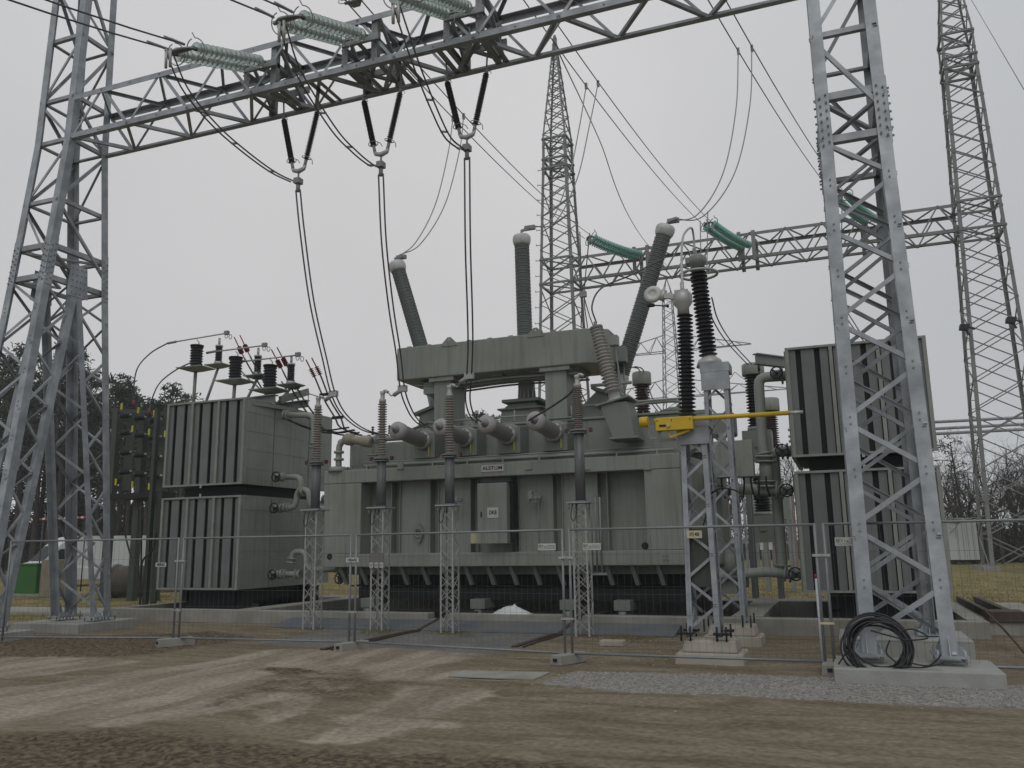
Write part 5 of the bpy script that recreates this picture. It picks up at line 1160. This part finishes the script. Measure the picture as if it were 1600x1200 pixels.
for i,(px,py) in enumerate(((190,635),(216,641),(241,646),(207,670),(233,675),(258,678),(181,753),(207,757),(233,760))):
    c=AY(px,py,RY-.3);mb=MB();mb.box(c[0]-.035,c[0]+.035,c[1]-.02,c[1]+.02,c[2]-.12,c[2]+.12);mb.build('yellow_marker',YELD,R)
P=E('cable_riser',tuple(AY(222,952,20.8)[:2])+(0,),'dark steel post with black cables rising beside the left radiator','post')
c=AY(226,950,20.8);mb=MB();mb.box(c[0]-.12,c[0]+.0,20.8,20.95,0,AY(226,640,20.8)[2]);mb.box(c[0]+.06,c[0]+.26,20.95,21.0,.1,AY(226,770,20.8)[2]);mb.build('post',DGREEN,P)
mb=MB()
for pp in ([(194,790),(195,830),(205,870),(216,895),(219,945)],[(220,790),(221,850),(219,945)],[(245,830),(238,860),(222,880),(219,945)]): mb.tube(spline([AY(a_,b2,20.7) for a_,b2 in pp],6),.028,6)
mb.build('cables',RUBB,P)
# ------------------------------------------------------------------ site fence
FP=[(-15.9,12.65),(-12.12,13.38),(-8.35,13.6),(-4.1,12.98),(-.31,12.98),(3.6,12.98)]
LB=['fence panel at the left photo edge in front of the left tower','fence panel in front of the left radiator bank','fence panel spanning the post insulators with a small white brand tag','fence panel in front of the cabinet and right half of the transformer','fence panel at the right photo edge in front of the right tower']
for i in range(5):
    a=V(*FP[i],0);b_=V(*FP[i+1],0);d=nrm(b_-a);a=a+d*.06;b_=b_-d*.06;Lp=np.linalg.norm(b_-a);zt=2.03;zl=.13
    R=E('mesh_fence',a,LB[i],'fence panel','temporary mesh fence panels')
    mb=MB();mb.tube([a+V(0,0,.05),a+V(0,0,zt)],.021,8);mb.tube([b_+V(0,0,.05),b_+V(0,0,zt)],.021,8);mb.tube([a+V(0,0,zt-.02),b_+V(0,0,zt-.02)],.018,8);mb.tube([a+V(0,0,zl),b_+V(0,0,zl)],.018,8);mb.build('frame',FENCE,R)
    mb=MB();n=int(Lp/.105)
    for k in range(1,n): p=a+d*(Lp*k/n);mb.tube([p+V(0,0,zl),p+V(0,0,zt-.02)],.0019,3,cap=False)
    for z in (.42,.72,1.02,1.62):
        mb.tube([a+V(0,0,z),b_+V(0,0,z)],.0022,3,cap=False)
    mb.build('wire_mesh',MESHW,R)
    if i in (1,2):
        c=AY(260 if i==1 else 536.5,882 if i==1 else 875.5,(a[1]+b_[1])/2-.02);c=a+d*((c[0]-a[0])/d[0])+V(0,-.03,c[2]);mb=MB();mb.box(c[0]-.13,c[0]+.13,c[1]-.006,c[1],c[2]-.04,c[2]+.04);s_=mb.build('maker_tag',SIGNW,R);text('HERAS',c[0],c[1]-.008,c[2],.07,INK,s_,w=.19)
for i in range(1,5):
    x,y=FP[i];nm=('in front of the left radiators','left of the third post insulator','beside the pebbles near the rightmost post insulator','on the gravel beside the cable coil')[i-1]
    ang=(.55,.25,.35,0)[i-1];c_,s_=math.cos(ang),math.sin(ang)
    R=E('concrete_ballast_block',(x,y,0),'grey concrete fence foot block '+nm,'fence foot','concrete fence feet')
    mb=MB();w_,l_=(.11,.34);pp=[(-w_,-l_),(w_,-l_),(w_,l_),(-w_,l_)];f=lambda u,v,z:(x+u*c_+v*s_,y-u*s_+v*c_,z)
    mb.hexa([f(u,v,-.02) for u,v in pp]+[f(u*.9,v*.97,.13) for u,v in pp]);mb.build('block',CONC,R,bevel=.012)
    mb=MB();mb.hexa([f(u*.3,-l_-.004+v*.012,.04) for u,v in ((-w_,-1),(w_,-1),(w_,1),(-w_,1))]+[f(u*.3,-l_-.002+v*.012,.085) for u,v in ((-w_,-1),(w_,-1),(w_,1),(-w_,1))]);mb.build('slot',BLACK,R)
    C=E('fence_coupler',(x,y,1.7),'steel clamp joining two fence panels '+nm,'clamp','fence clamps');mb=MB();z=1.58;mb.box(x-.12,x+.12,y-.03,y+.03,z-.02,z+.015);mb.cyl((x,y-.06,z),(x,y+.04,z),.012,6);mb.build('clamp_plate',ALU,C)
    mb=MB();mb.box(x-.1,x+.1,y-.028,y+.028,.63,.66);mb.build('lower_clamp',ALU if i<4 else SIGNY,C)
# company signs
for (px,py,lb) in ((855,854.5,'left of the two white lettered signs near the rightmost post insulator'),(925,854,'white lettered sign hanging just right of the rightmost post insulator stand'),(1327,846,'white lettered sign in front of the right tower leg')):
    c=AY(px,py,12.95);w_=.145 if px<1300 else .19;h_=.052 if px<1300 else .058
    mb=MB();mb.box(c[0]-w_,c[0]+w_,12.93,12.94,c[2]-h_,c[2]+h_);s_=tag(mb.build('company_sign',SIGNW),lb,'sign','white company signs on the fence')
    text('BKV',c[0]-w_*.68,12.928,c[2]+h_*.2,h_*1.3,OLIVE,s_,w=w_*.5);text('1a',c[0]-w_*.22,12.928,c[2]+h_*.1,h_*1.,OLIVE,s_,w=w_*.3)
    mb=MB()
    for z in (.45,-.0,-.4): mb.box(c[0]+w_*.02,c[0]+w_*.92,12.926,12.9295,c[2]+z*h_-.004,c[2]+z*h_+.004)
    mb.box(c[0]-w_*.9,c[0]-w_*.02,12.926,12.9295,c[2]-.62*h_,c[2]-.5*h_);mb.build('small_print',mat('grey print',(.2,.2,.19),.6),s_)
# phase tags
R=E('phase_tag_plate',tuple(AY(587,875,16.5)),'dull plate with three small white tags reading L3 L2 L1 on the second post stand','sign')
a=AY(577,864,16.5);b_=AY(599,879,16.5);mb=MB();mb.box(a[0],b_[0],16.49,16.5,b_[2],a[2]);mb.build('backing',mat('dull backing',(.17,.16,.15),.7),R)
for k,px in enumerate((580,588,596)):
    c=AY(px,883,16.48);mb=MB();mb.box(c[0]-.045,c[0]+.045,16.475,16.485,c[2]-.055,c[2]+.055);t_=mb.build('tag',SIGNW,R);text(('L3','L2','L1')[k],c[0],16.473,c[2],.07,INK,t_)
# ------------------------------------------------------------------ cable coil
cx,cy,cz=AY(1372,1010,12.35);rs=np.random.RandomState(5)
R=E('cable_coil',(cx,cy,.2),'large coil of black cable leaning on the foundation at the right tower foot','cable coil')
for k in range(15):
    r=.36+rs.uniform(-.05,.05);ox,oz=rs.uniform(-.03,.03),rs.uniform(-.03,.03);dy=-.07+.14*k/14;ph=rs.uniform(0,6);tl=.18
    mb=MB();mb.tube([(cx+ox+(r+.025*math.sin(2*t+ph))*math.cos(t)*1.02,cy+dy+.12*((r*math.sin(t))/.4)+.02*math.sin(3*t+ph),cz+oz+(r+.02*math.sin(2*t+ph))*math.sin(t)*.93) for t in np.linspace(0,2*PI,41)[:-1]],.0135,6,True);mb.build('cable_turn',RUBB,R)
for pp in ([(1325,1015),(1312,1035),(1310,1038)],[(1330,1000),(1330,1030),(1352,1055)],[(1422,1036),(1450,1040),(1465,1030),(1470,1022)],[(1400,1040),(1440,1043),(1475,1036)],[(1412,1050),(1405,1056),(1392,1060)],[(1400,990),(1425,983),(1450,996),(1420,1000),(1385,992),(1360,985)],[(1390,1000),(1385,1020),(1400,1035)]):
    mb=MB();mb.tube(spline([AY(a_,b2,12.15) for a_,b2 in pp],8),.011,6);mb.build('loose_end',RUBB,R)
p=AY(1366,985,13.);
# marker post
a=AY(1275,898,13.3);b_=AY(1282,985,13.3);mb=MB();mb.cyl((b_[0],13.3,0),(a[0]-.0,13.3,a[2]),.022,8);mk=tag(mb.build('marker_post',WHITE),'slim white marker post with red top behind the fence joint at right','marker post')
mb=MB();mb.cyl((a[0]-.001,13.3,a[2]-.05),(a[0]-.001,13.3,a[2]+.01),.0235,8);mb.build('red_band',REDI,mk)
# leaning rod / cable at the far right
wire([AY(1540,955,18),AY(1570,985,16.5),AY(1605,1025,15)],.02,RUST,'rusty thin rod slanting to the ground at the right photo edge','rod',None,'rod')
# white cabinet
c0=AY(1486,811,68);c1=AY(1531,869,68);R=E('roadside_cabinet',((c0[0]+c1[0])/2,68,0),'white ribbed container on the grass right of the right tower','cabinet')
mb=MB();mb.box(c0[0]-.3,c1[0],68,70.5,.3,c0[2]);mb.build('body',WHITE,R,bevel=.02);mb=MB();mb.box(c0[0]-.35,c1[0]+.05,67.95,70.55,c0[2]+.003,c0[2]+.06);mb.build('roof',WHITE,R)
mb=MB()
for x in np.linspace(c0[0],c1[0],6)[1:-1]: mb.box(x-.012,x+.016,67.98,67.999,.35,c0[2]-.05)
mb.build('seam',STEELD,R)
mb=MB();mb.box(c0[0]-.2,c0[0]+.1,68.2,70.3,0,.295);mb.box(c1[0]-.3,c1[0]-.1,68.2,70.3,0,.295);mb.build('skid',BLACK,R)
# ------------------------------------------------------------------ van at left, side seen obliquely
def van():
    O=V(*AZ(60,925,0)[:2],0);ang=math.radians(73);  # long axis mostly along +X
    d=V(math.cos(ang),math.sin(ang),0);n=V(-math.sin(ang),math.cos(ang),0);Wd=1.9
    O=AZ(34,920,0)
    f=lambda u,v,z:O+d*u+n*v+V(0,0,z)
    R=E('delivery_van',O,'white high roofed panel van parked on the grass behind the left tower','van')
    prof=[(0,.35),(0,.95),(.25,1.12),(.95,1.3),(1.75,2.15),(2.2,2.5),(2.7,2.62),(6.6,2.65),(6.75,2.5),(6.8,.45),(5.9,.35),(5.75,.6),(5.4,.75),(5.05,.6),(4.9,.35),(1.7,.35),(1.55,.6),(1.2,.75),(.85,.6),(.7,.35)]
    mb=MB();nn=len(prof);i0=.12
    vs=[f(u,0 if z<1.3 else .08,z) for u,z in prof]+[f(u,Wd if z<1.3 else Wd-.08,z) for u,z in prof]
    mb.add(vs,[(i,(i+1)%nn,nn+(i+1)%nn,nn+i) for i in range(nn)]);
    # side faces as triangulated strips (concave): split
    body=mb
    import mathutils
    tri=mathutils.geometry.tessellate_polygon([[Vector((u,z,0)) for u,z in prof]])
    body.f+=[tuple(t) for t in tri]+[tuple(nn+i for i in t)[::-1] for t in tri];body.sm+=[False]*(2*len(tri))
    body.build('body',WHITE,R)
    mb=MB();mb.prism([f(1.0,.12,1.34),f(1.0,Wd-.12,1.34),f(1.72,Wd-.2,2.1),f(1.72,.2,2.1)],V(-.02,0,.02)+d*-.02);mb.build('windscreen',GLASSD,R)
    mb=MB();mb.prism([f(1.2,.02,1.36),f(2.35,.02,1.36),f(2.35,.05,1.95),f(1.75,.05,1.95)],-n*.02);mb.build('side_window',GLASSD,R)
    for u in (1.2,5.4):
        mb=MB();mb.cyl(f(u,.05,.34),f(u,.28,.34),.34,20);w1=mb.build('wheel',BLACK,R);mb=MB();mb.cyl(f(u,.03,.34),f(u,.06,.34),.19,16);mb.build('rim',STEELD,w1)
    mb=MB();mb.prism([f(-.02,.2,.75),f(-.02,.2,.98),f(.1,.02,.98),f(.1,.02,.75)],n*.1);mb.build('headlight',STEELD,R)
    mb=MB();mb.prism([f(-.03,.25,.45),f(-.03,Wd-.25,.45),f(-.03,Wd-.25,.8),f(-.03,.25,.8)],d*.02);mb.build('grille',BLACK,R)
    mb=MB();mb.prism([f(1.5,-.18,1.35),f(1.62,-.18,1.35),f(1.62,-.18,1.65),f(1.5,-.18,1.65)],n*.1);mb.build('mirror',BLACK,R)
van()
a=AY(24,883,26.3);b_=AY(57,918,26.3);R=E('green_bin',(a[0],26.3,0),'bright green plastic container in front of the white van','bin')
mb=MB();mb.frus((a[0]+.05,b_[0]-.05,26.3,27.2),(a[0],b_[0],26.25,27.25),.12,a[2]);mb.build('body',GREEN,R,bevel=.03);mb=MB();mb.box(a[0]-.04,b_[0]+.04,26.2,27.3,a[2]+.002,a[2]+.06);mb.build('lid',GREEN,R)
mb=MB();mb.box(a[0]-.2,b_[0]+.3,26.2,27.4,0,.118);mb.build('pallet',mat('grey wood',(.25,.24,.22),.9),R)
a=AY(65,875,26.);b_=AY(86,918,26.);mb=MB();mb.box(a[0],b_[0]+.1,26,26.9,0,a[2]);tag(mb.build('concrete_block',mat('ochre concrete',(.22,.19,.14),.9,0,.15,3),bevel=.02),'ochre concrete block between green container and left tower leg','block')
c=AY(178,893,26);R=E('cable_drum',(c[0],26,0),'brown cylinder drum lying behind the left tower leg','drum');mb=MB();mb.cyl((c[0]-.3,26.2,.62),(c[0]+1.5,26.5,.62),.6,24);mb.build('drum_body',mat('drum side',(.10,.085,.07),.8),R);mb=MB();mb.lathe([(.42,0),(.42,.02)],(c[0]-.33,26.19,.62),(-1,-.15,0),20);mb.build('end_disc',mat('pinkish wood',(.33,.22,.16),.8),R)
mb=MB();mb.lathe([(.66,0),(.66,.08),(.6,.08)],(c[0]-.1,26.2,.64),(1,.15,0),24);mb.build('flange',STEELD,R)
c=AY(205,868,29);mb=MB();mb.lathe([(1.6,0),(1.4,.4),(.9,.8),(.3,1.05),(.02,1.1)],(c[0],31,0),(0,0,1),24);tag(mb.build('sand_heap',mat('sand',(.25,.22,.16),1,0,.15,3)),'low grey brown sand heap behind the cylinder drum','heap')
# barrier tape
R=E('barrier_tape',tuple(AY(62,811,30)),'red and white barrier tape stretched between stakes above the van','tape')
for k in range(17):
    a=AY(62+k*4.3,811-.35*k*.5,30.);b_=AY(62+(k+1)*4.3,811-.35*(k+1)*.5,30.);mb=MB();mb.bar(a,b_,.02,.09,up=(0,0,1));mb.build('tape_band',REDI if k%2==0 else WHITE,R)
for px in (66,133): a=AY(px,810,30);mb=MB();mb.cyl((a[0],30.06,0),(a[0],30.06,a[2]),.03,6);mb.build('stake',DGREEN,R)
# ------------------------------------------------------------------ trees
def pine_mesh(seed,h,crown=.5,w=2.6,dense=1.,droop=0):
    rs=np.random.RandomState(seed);tk=MB();cr=MB()
    lean=V(rs.uniform(-.3,.3),rs.uniform(-.3,.3),0)
    P=[V(0,0,0),lean*.3+V(0,0,h*.4),lean+V(0,0,h*.95)];P=spline(P,4);tk.tube(P,[.19*(1-i/(len(P)))+.03 for i in range(len(P))],7)
    z0=h*(1-crown);nb=int(26*dense)
    for i in range(nb):
        t=(i/nb)**.9;z=z0+(h-z0)*t;r=w*(1-t)**.6*rs.uniform(.5,1.1)+.35;a=rs.uniform(0,2*PI);b0=lean*(z/h)+V(0,0,z);e=b0+V(math.cos(a)*r,math.sin(a)*r,rs.uniform(-.1,.6)-droop)
        tk.tube([b0,lerp(b0,e,.5)+V(0,0,.1),e],[.05,.03,.012],4)
        for c in range(rs.randint(3,6)):
            q=lerp(b0,e,rs.uniform(.45,1.05))+rs.uniform(-.3,.3,3);s=rs.uniform(.35,.7)
            for k in range(int(20*dense)):
                v=rs.normal(0,1,3);v/=np.linalg.norm(v);o=q+v*s*rs.uniform(.2,1)*V(1,1,.55);u=rs.normal(0,1,3);u/=np.linalg.norm(u);w_=np.cross(u,v);w_/=np.linalg.norm(w_)+1e-6;L_=rs.uniform(.12,.3)
                cr.add([o-w_*.05,o+w_*.05,o+u*L_+w_*.02,o+u*L_-w_*.02],[(0,1,2,3)])
    for z in np.linspace(h*.2,z0,8):
        a=rs.uniform(0,2*PI);b0=lean*(z/h)+V(0,0,z);tk.tube([b0,b0+V(math.cos(a),math.sin(a),-.1)*rs.uniform(.5,1.2)],[.02,.008],3)
    return tk,cr
def mk_tree(name,label,grp,cat,tk,cr,bark,leafm,loc,sc=1):
    R=E(name,(0,0,0),label,cat,grp);tk.build('trunk',bark,R)
    if cr: cr.build('crown',leafm,R)
    R.location=tuple(loc);R.scale=(sc,)*3;return R
protos=[]
PG='pines of the dark wood behind the left of the yard'
spots=[]
rs=np.random.RandomState(11)
tops=[(-60,560),(-25,575),(8,566),(30,590),(52,558),(75,600),(100,570),(112,560),(128,590),(150,605),(165,612),(182,598),(200,602),(212,618),(262,618),(275,612),(290,640),(310,640),(335,650),(240,655)]
for i,(px,py) in enumerate(tops): spots.append((px,py,rs.uniform(48,58)))
for i in range(26): spots.append((rs.uniform(-60,380),rs.uniform(600,650)+max(0,(i%26-13)),rs.uniform(58,72)))
pm=[pine_mesh(1,12,.52,2.4),pine_mesh(2,12,.45,2.8,1.1),pine_mesh(3,12,.62,2.3,.95),pine_mesh(4,12,.88,2.6,1.2)]
PR=[mk_tree('pine_tree','',PG,'pine',tk,cr,BARK,NEED if i!=1 else NEED2,(0,0,0)) for i,(tk,cr) in enumerate(pm)]
used=[0,0,0,0]
def put(proto,i,x,y,h,label,rz,base=12.):
    s=h/base
    if not used[i]: used[i]=1;o=PR[i];o.location=(x,y,-.05);o.scale=(s,)*3;o.rotation_euler=(0,0,rz);o['label']=label
    else: o=dup(PR[i],(x,y,-.05),label,rz,s)
    return o
for i,(px,py,Y_) in enumerate(spots):
    p=AY(px,py,Y_);put(PR,i%3 if i<20 else 3,p[0],Y_,p[2]+.2,'tall dark pine in the wood behind the left tower and radiators',rs.uniform(0,6))
pc=[(722,652,70),(742,655,74),(757,650,72),(770,662,75),(705,668,78),(785,668,76)]
for i,(px,py,Y_) in enumerate(pc):
    p=AY(px,py,Y_);o=put(PR,i%3,p[0],Y_,p[2]+.2,'dark pine crown showing between transformer and conservator',rs.uniform(0,6));o['group']='pines seen under the conservator'
def bare_mesh(seed,h):
    rs=np.random.RandomState(seed);mb=MB();tw=MB()
    def br(p,d,L_,r,dep):
        n=3;P=[p];q=p
        for i in range(n):
            d=nrm(d+rs.normal(0,.12,3)+V(0,0,.06));q=q+d*L_/n;P.append(q)
        (mb if dep<3 else tw).tube(P,[r*(1-.45*i/n) for i in range(n+1)],5 if dep==0 else 4 if dep<2 else 3,cap=False)
        if dep>=5: return
        for k in range(rs.randint(3,5) if dep<3 else 3):
            t=rs.uniform(.35,1);b0=P[min(n,int(t*n))];dd=nrm(d+rs.normal(0,.55,3));br(b0,dd,L_*rs.uniform(.5,.75),r*.55,dep+1)
    br(V(0,0,0),V(0,0,1),h*.42,.12,0)
    for z in (.25,.35): br(V(0,0,h*z),nrm(V(rs.uniform(-1,1),rs.uniform(-1,1),1.2)),h*.3,.05,1)
    return mb,tw
BG='bare deciduous trees beyond the grass at right';bt=[]
for s in (21,22,23):
    mb,tw=bare_mesh(s,11);mb.v+=[] ;o=len(mb.v);mb.v+=tw.v;mb.f+=[tuple(i+o for i in f) for f in tw.f];mb.sm+=tw.sm
    bt.append(mk_tree('bare_tree','',BG,'tree',mb,None,BARKG,None,(0,0,0)))
ub=[0,0,0];rs=np.random.RandomState(4)
bs=[(1478,650,72),(1500,700,75),(1515,660,70),(1543,690,66),(1565,655,72),(1590,670,66),(1620,650,70),(1460,690,85),(1488,715,85),(1530,700,84),(1580,700,84),(1605,690,85),(1130,690,90),(1150,700,88),(1170,690,90),(1192,700,92),(1215,690,88),(1236,680,90),(1445,700,90),(1640,660,70)]
for i,(px,py,Y_) in enumerate(bs):
    p=AY(px,py-14,Y_);h=(p[2]+.5)/10;lb='bare leafless tree beyond the grass at the right of the yard' if px>1400 else 'bare leafless tree glimpsed behind the right oil pipes'
    g=BG if px>1400 else 'bare trees glimpsed behind the right oil pipes'
    if not ub[i%3]: ub[i%3]=1;o=bt[i%3];o.location=(p[0],Y_,0);o.scale=(h,)*3;o['label']=lb
    else: o=dup(bt[i%3],(p[0],Y_,0),lb,rs.uniform(0,6),h)
    o['group']=g
p=AY(1490,690,76);tk,cr=pine_mesh(9,12,.35,2.4,.45);mk_tree('pine_tree','slim pine with two flat tiers of needles among the bare trees at right',None,'pine',tk,cr,BARK,NEED,(p[0],76,0),(p[2]+.5)/12)
# tall thin stem with side branches near far right tower
# undergrowth (stuff)
rs=np.random.RandomState(8);mb=MB()
def thicket(x0,x1,y0,y1,h,n,ws=1.,ex=1.6):
    for k in range(n):
        x=rs.uniform(x0,x1);y=rs.uniform(y0,y1);hh=h*rs.uniform(0,1)**ex;a=V(x,y,hh*rs.uniform(0,.6));e=a+V(rs.normal(0,.45),rs.normal(0,.4),rs.uniform(.1,.9));s=rs.uniform(.03,.13)*ws
        mb.add([a-V(s,0,0),a+V(s,0,0),e+V(s*.3,0,0),e-V(s*.3,0,0)],[(0,1,2,3)])
thicket(-110,-24,62,84,10,70000,1.6,.9);thicket(-22,8,88,104,5.5,12000,.6);thicket(8,34,72,92,5.2,34000,.55)
tag(mb.build('undergrowth',TWIG),'dense dark brown undergrowth and twigs between the trunks',None,None,'stuff')
# dry grass tufts (stuff)
mb=MB()
for (x0,x1,y0,y1,n) in ((-30,14,24.8,46,16000),(-34,-19,17.,25,5000),(2.5,9,19.5,30,3000)):
    for k in range(n):
        x=rs.uniform(x0,x1);y=y0+(y1-y0)*rs.uniform(0,1)**1.5
        if x>2.3 and y<25.7 and x<12: continue
        if y<25 and x>-19: continue
        if x<PX0 and 18.8<y<20.7: continue
        l=rs.uniform(.03,.1);a=V(x,y,-.02);e=a+V(rs.normal(0,.04),rs.normal(0,.04),l);mb.add([a-V(.012,0,0),a+V(.012,0,0),e],[(0,1,2)])
tag(mb.build('dry_grass',DRYG),'short dry yellow grass around the yard',None,None,'stuff')
mb=MB()
for k in range(2600):
    p=AZ(rs.normal(985,28),rs.normal(990,5)) if k%3 else AZ(rs.choice([590,705,915])+rs.normal(0,16),rs.normal(988,2.5))
    a=V(p[0],p[1],gz(p[0],p[1])-.005);e=a+V(rs.normal(0,.03),rs.normal(0,.03),rs.uniform(.02,.08));mb.add([a-V(.007,0,0),a+V(.007,0,0),e],[(0,1,2)])
tag(mb.build('moss_tufts',mat('mossy tuft',(.15,.13,.045),.9,0,.3,3)),'yellowish moss and weeds at the post insulator feet',None,None,'stuff')

# ------------------------------------------------------------------ damp grey air
mb=MB();mb.box(-140,60,-6,232,-2.2,80)
hz=mb.build('haze',MATS['black']);hz['kind']='stuff'
hm=bpy.data.materials.new('damp air');hm.use_nodes=True;nt=hm.node_tree;nt.nodes.clear();o_=nt.nodes.new('ShaderNodeOutputMaterial');pv=nt.nodes.new('ShaderNodeVolumePrincipled')
pv.inputs['Color'].default_value=(.9,.92,.94,1);pv.inputs['Density'].default_value=.0011;pv.inputs['Anisotropy'].default_value=.2;nt.links.new(pv.outputs[0],o_.inputs['Volume']);hz.data.materials.clear();hz.data.materials.append(hm)
